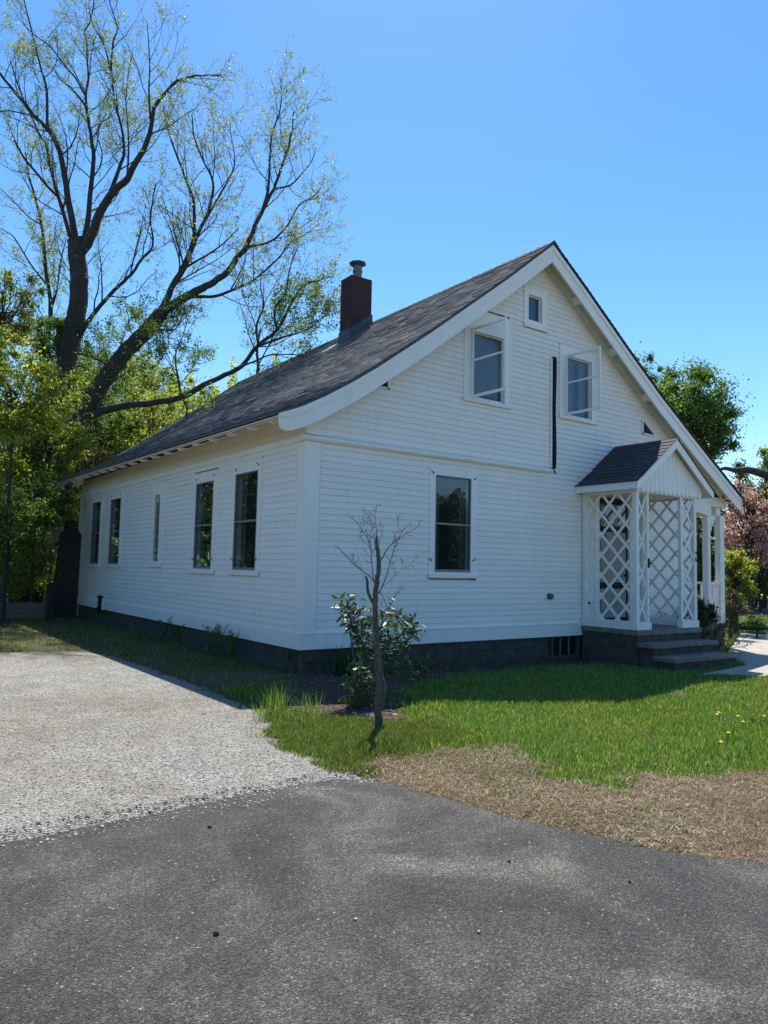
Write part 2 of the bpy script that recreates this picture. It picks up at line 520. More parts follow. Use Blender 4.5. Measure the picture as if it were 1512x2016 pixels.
DRY = [(-2.20, -5.0), (-1.9, -4.66), (-1.5, -4.55), (-1.08, -4.72), (-0.75, -4.70), (-0.5, -4.88), (-0.72, -5.2), (-0.95, -5.6), (-0.93, -6.0), (-0.9, -6.25), (-0.55, -6.1), (-0.2, -6.2),
       (0.2, -6.45), (0.62, -6.63), (1.6, -7.2), (3.5, -8.6), (9, -11), (9, -13), (3.5, -11.2), (0.4, -9.5), (-0.8, -8.55), (-1.5, -7.85), (-1.75, -7.4), (-1.95, -7.1), (-2.1, -6.7), (-2.2, -6.3), (-2.3, -5.85), (-2.4, -5.36)]
POOR = [(-2.27, -4.92), (-2.36, -4.0), (-2.25, -3.35), (-1.6, -2.6), (-1.3, -2.9), (-0.9, -3.58), (-0.5, -3.6), (-0.6, -4.2), (-0.9, -4.6), (-1.5, -4.5), (-1.9, -4.62), (-2.2, -4.97)]
WALKP = [(6.35, -2.55), (8.6, -2.2), (9.9, -1.05), (14.7, 1.3), (16.5, 2.2), (16.5, 0.5), (13.6, -0.3), (10.5, -1.9), (7.95, -3.45), (7.2, -3.1), (6.9, -2.75)]


HARD = []


def wobble(poly, amp, step, seed, closed=True):
    r = random.Random(seed); out = []
    n = len(poly)
    for i in range(n):
        a = Vector(poly[i] + (0,)) ; b = Vector(poly[(i + 1) % n] + (0,))
        L = (b - a).length
        k = max(1, int(min(L, 6.0) / step)) if L < 14 else 1
        for j in range(k):
            p = a.lerp(b, j / k)
            w = amp if k > 1 else 0
            out.append((p.x + r.uniform(-w, w), p.y + r.uniform(-w, w)))
    return out


def sheet(name, poly, z, mat, edge=0.05, flat=False):
    from mathutils.geometry import tessellate_polygon
    pts = [Vector((x, y, z if flat else gz(x, y) + z)) for x, y in poly]
    tris = tessellate_polygon([[Vector((p.x, p.y, 0)) for p in pts]])
    mb = MB(); mb.add(pts, [tuple(t) for t in tris])
    n = len(pts)
    mb.add([p - Vector((0, 0, edge)) for p in pts], [])
    for i in range(n):
        j = (i + 1) % n
        mb.f.append((i, j, j + n, i + n))
    o = mb.build(name, mat)
    import bmesh
    bm = bmesh.new(); bm.from_mesh(o.data); bmesh.ops.recalc_face_normals(bm, faces=bm.faces); bm.to_mesh(o.data); bm.free()
    return o


# ground as a graded grid: fine near the house, coarse to the horizon
def axis(lo, hi, fine_lo, fine_hi, step):
    a = list(np.arange(fine_lo, fine_hi + 1e-6, step))
    x = fine_hi; s = step
    while x < hi: s *= 1.6; x += s; a.append(x)
    x = fine_lo; s = step
    while x > lo: s *= 1.6; x -= s; a.insert(0, x)
    return np.array(a)


gx = axis(-500, 500, -12, 16, 0.25); gy = axis(-500, 600, -12, 18, 0.25)
GX, GY = np.meshgrid(gx, gy)
GZ = gz_np(GX) + np.where((np.abs(GX) < 20) & (np.abs(GY) < 20), RNG.normal(0, 0.006, GX.shape), 0)
nx, ny = len(gx), len(gy)
idx = (np.arange(ny - 1)[:, None] * nx + np.arange(nx - 1)[None, :]).ravel()
F = np.stack([idx, idx + 1, idx + nx + 1, idx + nx], 1)
# no relief under the paved sheets
flatmask = pip(GX, GY, ASPH) | pip(GX, GY, GRAV) | pip(GX, GY, WALKP)
GZ = np.where(flatmask, gz_np(GX) - 0.03, GZ)
tag(link('ground', np_mesh('ground', np.stack([GX.ravel(), GY.ravel(), GZ.ravel()], 1), [F], M['ground'], True)), 'brown soil and thin turf around the house', kind='structure')
tag(sheet('driveway', wobble(ASPH, 0.015, 0.12, 3), 0.018, M['asphalt'], 0.1), 'dark asphalt driveway in front with pale worn patches', kind='structure')
tag(sheet('gravel_drive', wobble(GRAV, 0.05, 0.15, 4), 0.006, M['gravel'], 0.1), 'pale grey gravel drive along the house', kind='structure')
tag(sheet('bounce_lot', LOT, 0.004, M['walk'], 0.1), 'unseen lot behind the viewer, made pale to bounce light onto the walls', kind='structure')
tag(sheet('flower_bed', wobble(BED, 0.04, 0.2, 5), 0.012, M['mulch'], 0.1), 'dark mulch bed at the foot of the front wall', kind='structure')
tag(sheet('walkway', WALKP, 0.012, M['walk'], 0.1), 'pale concrete walkway leading from the steps', kind='structure')
# joints of the walkway as real slabs above the base
wk = MB()
for t0, t1 in ((0.0, 0.49), (0.51, 1.0)):
    for (a, b, c, d) in (((6.45, -2.5), (8.5, -2.2), (9.6, -2.3), (7.6, -3.2)), ((8.6, -2.15), (9.9, -1.1), (12.4, -0.95), (9.7, -2.25)), ((10.0, -1.0), (12.2, 0.05), (14.3, 0.0), (12.55, -0.88))):
        a, b, c, d = [Vector(p + (0,)) for p in (a, b, c, d)]
        p0 = a.lerp(d, t0); p1 = b.lerp(c, t0); p2 = b.lerp(c, t1); p3 = a.lerp(d, t1)
        z = gz(8, 0) + 0.012
        wk.hexa([(p.x, p.y, z - 0.02) for p in (p3, p2, p1, p0)] + [(p.x, p.y, z + 0.008) for p in (p3, p2, p1, p0)])
road_dir = Vector((0.81, -0.585, 0)); road_n = Vector((0.585, 0.81, 0))
rc = Vector((31.0, 9.3, 0))
rp = [rc + road_dir * s + road_n * t for s, t in ((-16, -5), (120, -5), (120, 5), (-16, 5))]
tag(sheet('road', [(p.x, p.y) for p in rp], 0.03, asphalt_mat('road_asphalt'), 0.08), 'grey road passing behind the yard', kind='structure')


# pebbles: eight triangles each, joined
def pebbles(name, n, poly, box, size, mat, label, z0=0.0, gen=None, flat=0.6, bias=None):
    x = RNG.uniform(box[0], box[1], n); y = RNG.uniform(box[2], box[3], n)
    k = pip(x, y, poly)
    x, y = x[k], y[k]
    if bias is not None:
        k = RNG.random(len(x)) < bias(x, y); x, y = x[k], y[k]
    n = len(x)
    s = size[0] + (size[1] - size[0]) * RNG.random(n) ** 3
    th = RNG.uniform(0, 2 * np.pi, n)
    base = np.array([(1, 0, 0), (0, 1, 0), (-1, 0, 0), (0, -1, 0), (0, 0, 1), (0, 0, -1)], float)
    v = np.repeat(base[None], n, 0) * (1 + RNG.uniform(-0.35, 0.35, (n, 6, 1)))
    v[:, 4, :2] += RNG.uniform(-0.4, 0.4, (n, 2))
    v[:, :, 0] *= (0.7 + 0.6 * RNG.random(n))[:, None]
    v[:, :, 2] *= flat
    c, sn = np.cos(th), np.sin(th)
    X = v[:, :, 0] * c[:, None] - v[:, :, 1] * sn[:, None]; Y = v[:, :, 0] * sn[:, None] + v[:, :, 1] * c[:, None]
    P = np.stack([X, Y, v[:, :, 2]], 2) * s[:, None, None]
    P[:, :, 0] += x[:, None]; P[:, :, 1] += y[:, None]; P[:, :, 2] += (gz_np(x) + z0)[:, None]
    f = np.array([(0, 1, 4), (1, 2, 4), (2, 3, 4), (3, 0, 4), (1, 0, 5), (2, 1, 5), (3, 2, 5), (0, 3, 5)])
    Fc = (np.arange(n)[:, None, None] * 6 + f[None]).reshape(-1, 3)
    o = link(name, np_mesh(name, P.reshape(-1, 3), [Fc], mat))
    return tag(o, label, name.replace('_', ' ') if False else 'gravel', kind='stuff')


def near_bias(x, y):
    d = np.hypot(x - CAM.x, y - CAM.y)
    return np.clip((6.2 / d) ** 2.2, 0.05, 1.0)


pebbles('gravel_stones', 190000, GRAV, (-9, -1.1, -5.1, 5.3), (0.003, 0.0125), M['stone_bits'], 'loose pale grey stones scattered over the gravel drive', 0.006, bias=near_bias)
EDGE = [(-7, -5.2), (-2.2, -5.2), (-2.0, -4.7), (-2.4, -4.75), (-7, -4.85)]
pebbles('edge_stones', 3500, EDGE, (-7, -2, -5.2, -4.7), (0.004, 0.016), M['stone_bits'], 'stones spilling over the edge of the asphalt', 0.018)
LOOSE = [(-7, -8.5), (-1.5, -8.5), (-2.1, -5.3), (-7, -5.3)]
pebbles('asphalt_grit', 420, LOOSE, (-7, -1.5, -8.5, -5.3), (0.002, 0.007), M['stone_bits'], 'small stones lying loose on the asphalt driveway', 0.019)
pebbles('mulch_chips', 5000, BED, (-1.6, 3, -3.6, 0), (0.008, 0.035), simple('bark_chips', (0.05, 0.035, 0.025), (0.24, 0.17, 0.12), 40.0, 0.95), 'brown bark chips on the flower bed', 0.014, flat=0.35)['category'] = 'mulch'


# ------------------------------------------------------------------ grass
def blades(name, x, y, h, w, mat, label, lean=0.35, z0=0.0, cat='grass'):
    n = len(x)
    th = RNG.uniform(0, 2 * np.pi, n); ld = RNG.uniform(0, 2 * np.pi, n)
    ln = np.abs(RNG.normal(0, lean, n)) * h
    dx, dy = np.cos(th) * w * 0.5, np.sin(th) * w * 0.5
    z = gz_np(x) + z0
    lx, ly = np.cos(ld) * ln, np.sin(ld) * ln
    zt = np.sqrt(np.maximum(h ** 2 - ln ** 2, (0.15 * h) ** 2))
    V = np.empty((n, 5, 3))
    V[:, 0] = np.stack([x - dx, y - dy, z - 0.005], 1)
    V[:, 1] = np.stack([x + dx, y + dy, z - 0.005], 1)
    V[:, 2] = np.stack([x - dx * 0.75 + lx * 0.35, y - dy * 0.75 + ly * 0.35, z + zt * 0.55], 1)
    V[:, 3] = np.stack([x + dx * 0.75 + lx * 0.35, y + dy * 0.75 + ly * 0.35, z + zt * 0.55], 1)
    V[:, 4] = np.stack([x + lx, y + ly, z + zt], 1)
    b = np.arange(n)[:, None] * 5
    q = b + np.array([[0, 1, 3, 2]]); t = b + np.array([[2, 3, 4]])
    o = link(name, np_mesh(name, V.reshape(-1, 3), [q, t], mat))
    return tag(o, label, cat, kind='stuff')


def scatter(n, box, inc=None, exc=(), bias=None):
    x = RNG.uniform(box[0], box[1], n); y = RNG.uniform(box[2], box[3], n)
    k = np.ones(n, bool)
    wx = x + 0.09 * np.sin(y * 9 + x * 3) + 0.05 * np.sin(y * 23 + x * 17) + RNG.normal(0, 0.07, n)
    wy = y + 0.09 * np.sin(x * 8 + 1) + 0.05 * np.sin(x * 21 - y * 13) + RNG.normal(0, 0.07, n)
    if inc is not None: k &= pip(wx, wy, inc)
    for e in exc:
        k &= ~(pip(x, y, e) if e in HARD else pip(wx, wy, e))
    if bias is not None: k &= RNG.random(n) < bias(x, y)
    return x[k], y[k]


HOUSEP = [(0, 0), (11.8, 0), (11.8, 14), (0, 14)]
STOOPP = [(6.3, 0), (8.5, 0), (8.5, -2.1), (6.3, -2.1)]


def patchy(x, y):
    return np.sin(x * 2.1 + 1.3 * np.sin(y * 1.7)) * np.sin(y * 2.3 + np.sin(x * 1.9 + 2)) * 0.5 + 0.5


def lawn_bias(x, y):
    d = np.hypot(x - CAM.x, y - CAM.y)
    return np.clip((6.0 / d) ** 1.5, 0.06, 1) * (0.72 + 0.28 * patchy(x, y))


HARD.extend([ASPH, HOUSEP, STOOPP, WALKP])
EX = (ASPH, GRAV, BED, DRY, POOR, WALKP, HOUSEP, STOOPP)
x, y = scatter(560000, (-1.6, 10, -9.5, -0.7), None, EX, lawn_bias)
hh = 0.022 + 0.03 * RNG.random(len(x)) + 0.03 * patchy(x * 0.7 + 3, y * 0.8) * (RNG.random(len(x)) > 0.4)
blades('lawn_grass', x, y, hh, 0.0045 + 0.003 * RNG.random(len(x)) + 0.0004 * np.hypot(x - CAM.x, y - CAM.y), M['grass'], 'bright green mown lawn in front of the house', 0.4)
x, y = scatter(90000, (-2.4, -0.4, -5.0, -2.5), POOR, (BED, ASPH), None)
blades('sparse_grass', x, y, 0.02 + 0.05 * RNG.random(len(x)), 0.006 + 0.003 * RNG.random(len(x)), M['grass_poor'], 'thin yellowish grass between the flower bed and the gravel', 0.7)
# transition: green blades thinning into the dead strip
x, y = scatter(40000, (-2.2, 3, -8, -4.5), DRY, (ASPH,), lambda x, y: 0.03 + 0.22 * (patchy(x * 2.2, y * 2.5) > 0.72))
blades('stray_grass', x, y, 0.03 + 0.04 * RNG.random(len(x)), np.full(len(x), 0.006), M['grass_poor'], 'stray green blades in the dead grass strip', 0.5)
# far lawn on the right and rough grass behind on the left
x, y = scatter(90000, (8, 30, -5, 16), None, (WALKP, HOUSEP), lambda x, y: np.clip((11.0 / np.hypot(x - CAM.x, y - CAM.y)) ** 1.2, 0.1, 1))
k = ((x - rc.x) * road_n.x + (y - rc.y) * road_n.y) < -5.2
x, y = x[k], y[k]
blades('far_grass', x, y, 0.08 + 0.08 * RNG.random(len(x)), 0.018 + 0.01 * RNG.random(len(x)), M['grass'], 'rough green grass beyond the walkway on the right', 0.4)
BACKL = [(-12, 4.9), (-2.2, 4.4), (-1.9, 3.8), (-1.75, 2.2), (-1.72, 0.2), (-1.8, -1.5), (-2.0, -2.6), (-1.2, -2.5), (0, -0.3), (0, 14), (-1, 18), (-12, 18)]


def back_bias(x, y):
    d = np.hypot(x - CAM.x, y - CAM.y)
    return np.clip((7.0 / d) ** 1.1, 0.1, 1) * np.clip(patchy(x * 1.4, y * 1.1) * 1.3, 0.12, 1)


x, y = scatter(260000, (-12, 0, -2.6, 18), BACKL, (GRAV, BED), back_bias)
blades('side_yard_grass', x, y, 0.03 + 0.05 * RNG.random(len(x)), 0.008 + 0.006 * RNG.random(len(x)), M['grass_poor'], 'patchy grass and moss along the side of the house', 0.7)
# tall tufts
def tufts(name, spots, mat, label, cat='grass tuft', h=(0.16, 0.34), nb=60, spread=0.07, group=None, w=0.007):
    for (tx, ty, sc, lb) in spots:
        n = int(nb * sc); r = spread * sc
        x = tx + RNG.normal(0, r, n); y = ty + RNG.normal(0, r, n)
        o = blades(name, x, y, (h[0] + (h[1] - h[0]) * RNG.random(n)) * (0.7 + 0.3 * sc), np.full(n, w), mat, lb, 0.45, cat=cat)
        del o['kind']
        if group: o['group'] = group


tufts('grass_tuft', [(-1.62, -2.45, 1.3, 'tall arching grass tuft at the left end of the flower bed, the biggest tuft'),
                     (-1.95, -2.75, 0.8, 'small grass tuft at the gravel edge left of the big tuft'),
                     (-1.40, -2.75, 0.9, 'grass tuft between the big tuft and the mulch bed'),
                     (-1.75, -3.15, 0.7, 'low grass tuft in front of the big tuft towards the asphalt')], M['grass'], None, group='grass tufts at the corner of the flower bed')
# dead straw lying flat


def straw(name, n, poly, box, mat, label, L=(0.02, 0.075), w=(0.0014, 0.0042), zmax=0.022, exc=(), bias=None):
    x, y = scatter(n, box, poly, exc, bias)
    n = len(x)
    th = RNG.uniform(0, 2 * np.pi, n); l = L[0] + (L[1] - L[0]) * RNG.random(n) ** 1.5; ww = RNG.uniform(w[0], w[1], n)
    tilt = np.clip(RNG.normal(0, 0.2, n), -0.7, 0.7)
    dx, dy, dz = np.cos(th) * np.cos(tilt) * l / 2, np.sin(th) * np.cos(tilt) * l / 2, np.abs(np.sin(tilt)) * l / 2
    px, py = -np.sin(th) * ww / 2, np.cos(th) * ww / 2
    z = gz_np(x) + RNG.random(n) * zmax + 0.004
    bx, by = RNG.normal(0, 0.15, n) * l * -np.sin(th), RNG.normal(0, 0.15, n) * l * np.cos(th)
    V = np.empty((n, 6, 3))
    V[:, 0] = np.stack([x - dx - px, y - dy - py, z], 1); V[:, 1] = np.stack([x - dx + px, y - dy + py, z], 1)
    V[:, 2] = np.stack([x + bx - px, y + by - py, z + dz * 0.9 + 0.004], 1); V[:, 3] = np.stack([x + bx + px, y + by + py, z + dz * 0.9 + 0.004], 1)
    V[:, 4] = np.stack([x + dx - px, y + dy - py, z + 2 * dz], 1); V[:, 5] = np.stack([x + dx + px, y + dy + py, z + 2 * dz], 1)
    b = np.arange(n)[:, None] * 6
    o = link(name, np_mesh(name, V.reshape(-1, 3), [b + np.array([[0, 1, 3, 2]]), b + np.array([[2, 3, 5, 4]])], mat))
    return tag(o, label, 'dead grass', kind='stuff')


straw('dead_grass', 210000, DRY, (-2.4, 4.2, -9.5, -4.5), M['straw'], 'matted brown dead grass along the asphalt edge', exc=(ASPH,), bias=lambda x, y: np.clip((3.8 / np.hypot(x - CAM.x, y - CAM.y)) ** 1.0, 0.25, 1))
LAWNALL = [(-1.9, -4.5), (-0.5, -3.3), (0.5, -2), (6, -2), (9, -3), (6, -8), (0.6, -6.4), (-0.9, -6.0), (-0.5, -4.8)]
straw('thatch', 16000, LAWNALL, (-2, 9, -8, -2), M['straw'], 'pale dead stems between the lawn blades', L=(0.03, 0.07), bias=lambda x, y: 0.15 + 0.85 * (patchy(x * 1.7 + 1, y * 2.1) > 0.78))
straw('dry_litter', 9000, BACKL, (-12, 0, -2.6, 16), M['straw'], 'dry leaf and stem litter on the side yard', L=(0.03, 0.09), w=(0.003, 0.01))
straw('bed_litter', 2500, BED, (-1.6, 6, -3.6, 0), M['straw'], 'dry leaves and stems on the flower bed', L=(0.03, 0.09), w=(0.003, 0.014))


# ------------------------------------------------------------------ the house
house = thing('house', 'white clapboard house with a steep grey shingle roof and open upper storm windows', 'house')
LP = [(-.68, 3.49), (-.45, 3.58), (-.25, 3.67), (.1, 3.86), (.54, 4.13), (1.02, 4.45), (2.14, 5.27), (3.92, 6.64), (5.13, 7.62)]
RP = [(5.13, 7.62), (6.1, 6.95), (7.61, 5.87), (8.62, 5.17), (10.19, 4.19), (11.2, 3.58), (11.97, 3.12)]
PROF = LP + RP[1:]
Y0, Y1 = -0.36, 14.0


def zroof(x, y=Y0):
    for (a, za), (b, zb) in zip(PROF, PROF[1:]):
        if a <= x <= b:
            z = za + (zb - za) * (x - a) / (b - a); break
    else:
        z = PROF[0][1] if x < PROF[0][0] else PROF[-1][1]
    t = (y - Y0) / (Y1 - Y0)
    s = max(0.0, min(1.0, (5.13 - x) / 5.81))
    return z + t * (0.03 + 0.15 * s)


STEP = 0.1018


def clap_mesh(e):
    mb = MB()
    mb.hexa([(0, -0.0235, 0), (1, -0.0235, 0), (1, 0.012, 0.008), (0, 0.012, 0.008), (0, -0.002, e + 0.02), (1, -0.002, e + 0.02), (1, 0.010, e + 0.02), (0, 0.010, e + 0.02)])
    return mb.mesh('clapboard', M['white'])


CLAP = clap_mesh(STEP)
CLAPW = clap_mesh(0.125)
FRZ = clap_mesh(0.125); FRZ.name = 'frieze_board'; FRZ.materials.clear(); FRZ.materials.append(M['cream'])  # frieze tinted cream in place of warm light bounced off the ground
rr = random.Random(21)


def spans(a0, a1, z, e, holes):
    segs = [(a0, a1)]
    for (h0, h1, z0, z1) in holes:
        if min(z + e, z1) - max(z, z0) > 0.035:
            out = []
            for s0, s1 in segs:
                if h1 <= s0 or h0 >= s1: out.append((s0, s1)); continue
                if h0 > s0: out.append((s0, h0))
                if h1 < s1: out.append((h1, s1))
            segs = out
    return [s for s in segs if s[1] - s[0] > 0.02]


def board(parent, wall, s0, s1, z, me=None):
    o = bpy.data.objects.new('clapboard', me or CLAP)
    COL.objects.link(o); o.parent = parent
    z += rr.uniform(-.0012, .0012)
    if wall == 'front':
        o.location = (s0, 0, z); o.scale = (s1 - s0, 1, 1)
    else:
        o.location = (0, s1, z); o.rotation_euler = (0, 0, -math.pi / 2); o.scale = (s1 - s0, 1, 1)
    return o


# backing walls
poly = [(0.02, 0.0)] + [(x, zroof(x) - 0.2) for x in (0.02, .54, 1.02, 2.14, 3.92, 5.13, 6.1, 7.61, 8.62, 10.19, 10.44)] + [(10.44, 0.0)]
front = MB().prism([(x, 0.13, z) for x, z in poly], (0, 0.05, 0)).build('front_wall', M['white'], house)
left = MB().box(0.13, 0.18, 0.0, 13.6, 0, 3.62).build('side_wall', M['white'], house)
MB().box(10.40, 10.44, 0.18, 13.6, -0.4, 3.7).build('end_wall', M['white'], house)
bp = [(0.02, -0.4)] + [(x, zroof(x, 13.6) - 0.2) for x in (0.02, .54, 1.02, 2.14, 3.92, 5.13, 6.1, 7.61, 8.62, 10.19, 10.44)] + [(10.44, -0.4)]
MB().prism([(x, 13.6, z) for x, z in bp], (0, -0.05, 0)).build('rear_wall', M['white'], house)

FH = [(2.43, 3.52, 1.10, 3.00), (6.80, 8.10, 0.0, 2.96), (3.17, 4.32, 4.27, 5.98), (5.71, 6.83, 4.30, 5.80), (4.69, 5.33, 5.97, 6.73)]
z = 0.23
while z < 7.3:
    zt = z + STEP
    # widest reach of the course beneath the roof
    xs = [x / 50.0 for x in range(10, 523) if zroof(x / 50.0) - 0.17 > zt]
    if not xs: break
    a0, a1 = max(0.25, xs[0]), min(10.36, xs[-1])
    if z > 3.1 and z < 3.16: pass
    for s0, s1 in spans(a0, a1, z, STEP, FH):
        if s1 - s0 > 3.2 and rr.random() < 0.6:
            j = rr.uniform(s0 + 1.2, s1 - 1.2)
            board(front, 'front', s0, j - 0.0015, z); board(front, 'front', j + 0.0015, s1, z)
        else:
            board(front, 'front', s0, s1, z)
    z += STEP
# side wall
WL = [(1.56, 2.46, 1.16, 2.86, 1.42, 2.60, 3.05, 'tall window nearest the front corner on the side wall'),
      (3.45, 4.32, 1.16, 2.84, 3.30, 4.46, 3.03, 'second tall window from the front corner on the side wall'),
      (6.41, 6.79, 1.25, 2.80, 6.22, 6.98, 3.05, 'narrow leaded window in the middle of the side wall'),
      (9.41, 10.29, 1.20, 2.90, 9.27, 10.44, 3.10, 'fourth window of the side wall, beyond the narrow one'),
      (11.29, 12.12, 1.20, 2.92, 11.15, 12.28, 3.10, 'window farthest from the front corner on the side wall')]
LH = [(w[4], w[5], w[2] - 0.08, w[6]) for w in WL]
far = MB()
z = 0.23; k = 0
while z < 3.12:
    for s0, s1 in spans(0.2, 13.4, z, STEP, LH):
        if s0 < 4.4:
            board(left, 'left', s0, min(s1, 5.9) if s1 > 7 else s1, z)
            if s1 > 7: s0 = 5.903
            else: continue
        far.hexa([(-0.0235, s1, z), (-0.0235, s0, z), (0.012, s0, z + .012), (0.012, s1, z + .012), (-0.002, s1, z + STEP + .02), (-0.002, s0, z + STEP + .02), (0.010, s0, z + STEP + .02), (0.010, s1, z + STEP + .02)])
    z += STEP; k += 1
tag(far.build('distant_clapboards', M['white'], left), kind='stuff')
# frieze boards above the belt on the side wall
for i, zz in enumerate((3.26, 3.385, 3.51)):
    o = board(left, 'left', 0.0, 13.5, zz, FRZ); o.name = 'frieze_board'


def trim(name, *boxes, mat=None, parent=None):
    mb = MB()
    for b in boxes: mb.box(*b)
    return mb.build(name, mat or M['white_trim'], parent or house)


# corner boards, skirts, belt courses
trim('corner_board', (-0.032, 0.235, -0.034, 0.02, 0.232, 3.155), (-0.022, 0.24, -0.034, 0.02, 3.27, 3.68))
trim('corner_board', (-0.024, 0.02, 0.0205, 0.19, 0.232, 3.155))
trim('corner_board', (-0.024, 0.02, 13.4, 13.6, 0.232, 3.3))
trim('corner_board', (10.35, 10.46, -0.024, 0.1, 0.0, 3.9))
trim('skirt_board', (-0.044, 6.60, -0.046, 0.02, 0.0, 0.23))
trim('skirt_board', (-0.046, 0.02, 0.0205, 13.62, 0.0, 0.23))
trim('skirt_board', (8.42, 10.46, -0.044, 0.02, 0.0, 0.23))
# thin drip cap over the skirt
trim('drip_cap', (-0.06, 6.45, -0.06, -0.002, 0.231, 0.243))
belt = MB()
prof = [(0.0, 3.155), (-0.045, 3.158), (-0.085, 3.175), (-0.10, 3.20), (-0.095, 3.225), (-0.06, 3.248), (-0.02, 3.265), (0.0, 3.268)]
belt.prism([(-0.10, y - 0.0, z) for y, z in prof], (5.55, 0, 0))
belt.build('belt_course', M['white_trim'], house, smooth=False)
trim('belt_course', (-0.055, 0.0, -0.02, 13.62, 3.16, 3.255))
trim('belt_board', (-0.03, 0.0, 0.19, 13.4, 3.07, 3.158))


def window(label, wall, a0, a1, z0, z1, c0, c1, ct, cb, rail=True, sash='grey_frame', narrow=False, curtain=True, deep=0.055, flush=False):
    """a double hung window: casing part with pane, frame, sill and curtain under it"""
    left_w = wall == 'left'
    if flush: deep = -0.006
    if left_w: a0, a1, c0, c1 = -a1, -a0, -c1, -c0
    cas = MB()
    cas.box(c0, a0, -0.032, 0.125, cb, ct); cas.box(a1, c1, -0.032, 0.125, cb, ct)
    cas.box(a0, a1, -0.032, 0.125, z1, ct); cas.box(a0, a1, -0.032, 0.125, cb, z0)
    w = cas.build('window', M['white_trim'], house)
    tag(w, label)
    if left_w: w.rotation_euler = (0, 0, -math.pi / 2)
    MB().box(c0 - 0.02, c1 + 0.02, -0.062, -0.0325, cb - 0.03, cb + 0.035).build('sill', M['white_trim'], w)
    MB().box(c0 - 0.01, c1 + 0.01, -0.038, -0.0325, ct - 0.004, ct + 0.014).build('head_cap', M['white_trim'], w)
    f = 0.018; zm = (z0 + z1) / 2 - 0.02
    fr = MB()
    y0, y1 = deep - 0.03, deep + 0.02
    fr.box(a0, a0 + f, y0, y1, z0, z1).box(a1 - f, a1, y0, y1, z0, z1).box(a0 + f, a1 - f, y0, y1, z1 - f, z1).box(a0 + f, a1 - f, y0, y1, z0, z0 + 0.045)
    if rail: fr.box(a0 + f, a1 - f, y0 - 0.004, y1, zm, zm + 0.035)
    fr.build('sash', M[sash], w)
    if rail:
        MB().box(a0 + f, a1 - f, deep, deep + 0.004, zm + 0.035, z1 - f).build('pane', M['glass'], w)
        MB().box(a0 + f, a1 - f, deep, deep + 0.004, z0 + 0.045, zm).build('pane', M['glass'], w)
    else:
        MB().box(a0 + f, a1 - f, deep, deep + 0.004, z0 + 0.045, z1 - f).build('pane', M['glass'], w)
    if narrow:
        g = MB()
        for i in range(1, 6):
            q = z0 + (z1 - z0) * i / 6; g.box(a0 + f, a1 - f, deep - 0.008, deep - 0.001, q - 0.006, q + 0.006)
        am = (a0 + a1) / 2; g.box(am - 0.005, am + 0.005, deep - 0.009, deep - 0.002, z0 + .045, z1 - f)
        g.build('leading', M['grey_frame'], w)
    if curtain:
        for (u0, u1) in ((a0 + 0.03, a0 + 0.03 + (a1 - a0) * 0.20), (a1 - 0.03 - (a1 - a0) * 0.17, a1 - 0.03)):
            cu = MB(); n = 14
            for i in range(n):
                t0 = u0 + (u1 - u0) * i / n; t1 = u0 + (u1 - u0) * (i + 1) / n
                ya = 0.095 + 0.010 * math.sin(i * 1.9); yb = 0.095 + 0.010 * math.sin((i + 1) * 1.9)
                cu.hexa([(t0, ya, z0), (t1, yb, z0), (t1, yb + .004, z0), (t0, ya + .004, z0), (t0, ya, z1), (t1, yb, z1), (t1, yb + .004, z1), (t0, ya + .004, z1)])
            cu.build('curtain', M['curtain'], w)
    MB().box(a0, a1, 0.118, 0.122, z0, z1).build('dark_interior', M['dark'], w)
    return w


def hooks(w, pts):
    """small black shutter hardware screwed to the casing"""
    for x, zq, s in pts:
        h = MB()
        h.box(x - 0.012, x + 0.012, -0.034, -0.0325, zq - 0.02, zq + 0.012)
        h.tube([(x, -0.036, zq), (x + 0.03 * s, -0.045, zq + 0.012), (x + 0.055 * s, -0.045, zq + 0.035)], 0.006, 5)
        h.build('shutter_hook', M['black'], w)


w = window('lower double hung window in the front wall', 'front', 2.55, 3.37, 1.20, 2.87, 2.43, 3.52, 3.00, 1.13, flush=True)
hooks(w, [(2.50, 2.90, -1), (3.44, 2.87, 1), (2.48, 1.40, -1), (3.44, 1.42, 1)])
MB().box(2.575, 3.345, 0.085, 0.089, 2.70, 2.845).build('roller_blind', M['curtain'], w)
for i, (a0, a1, z0, z1, c0, c1, ct, lb) in enumerate(WL):
    w = window(lb, 'left', a0, a1, z0, z1, c0, c1, ct, z0 - 0.06, rail=i != 2, sash='white_trim' if i == 2 else 'grey_frame', narrow=i == 2, curtain=i != 2, flush=True)
    if i in (0, 1, 3):
        hooks(w, [(-c1 + 0.13, ct - 0.12, 1), (-c0 - 0.13, ct - 0.10, -1), (-a1 - 0.02, z0 + 0.18, -1), (-a0 + 0.02, z0 + 0.18, 1)])
w = window('small square attic window below the gable peak', 'front', 4.81, 5.19, 6.09, 6.61, 4.69, 5.33, 6.73, 5.975, rail=False, sash='white_trim', curtain=False)
MB().box(4.83, 5.17, 0.07, 0.074, 6.11, 6.6).build('roller_blind', M['shade'], w)


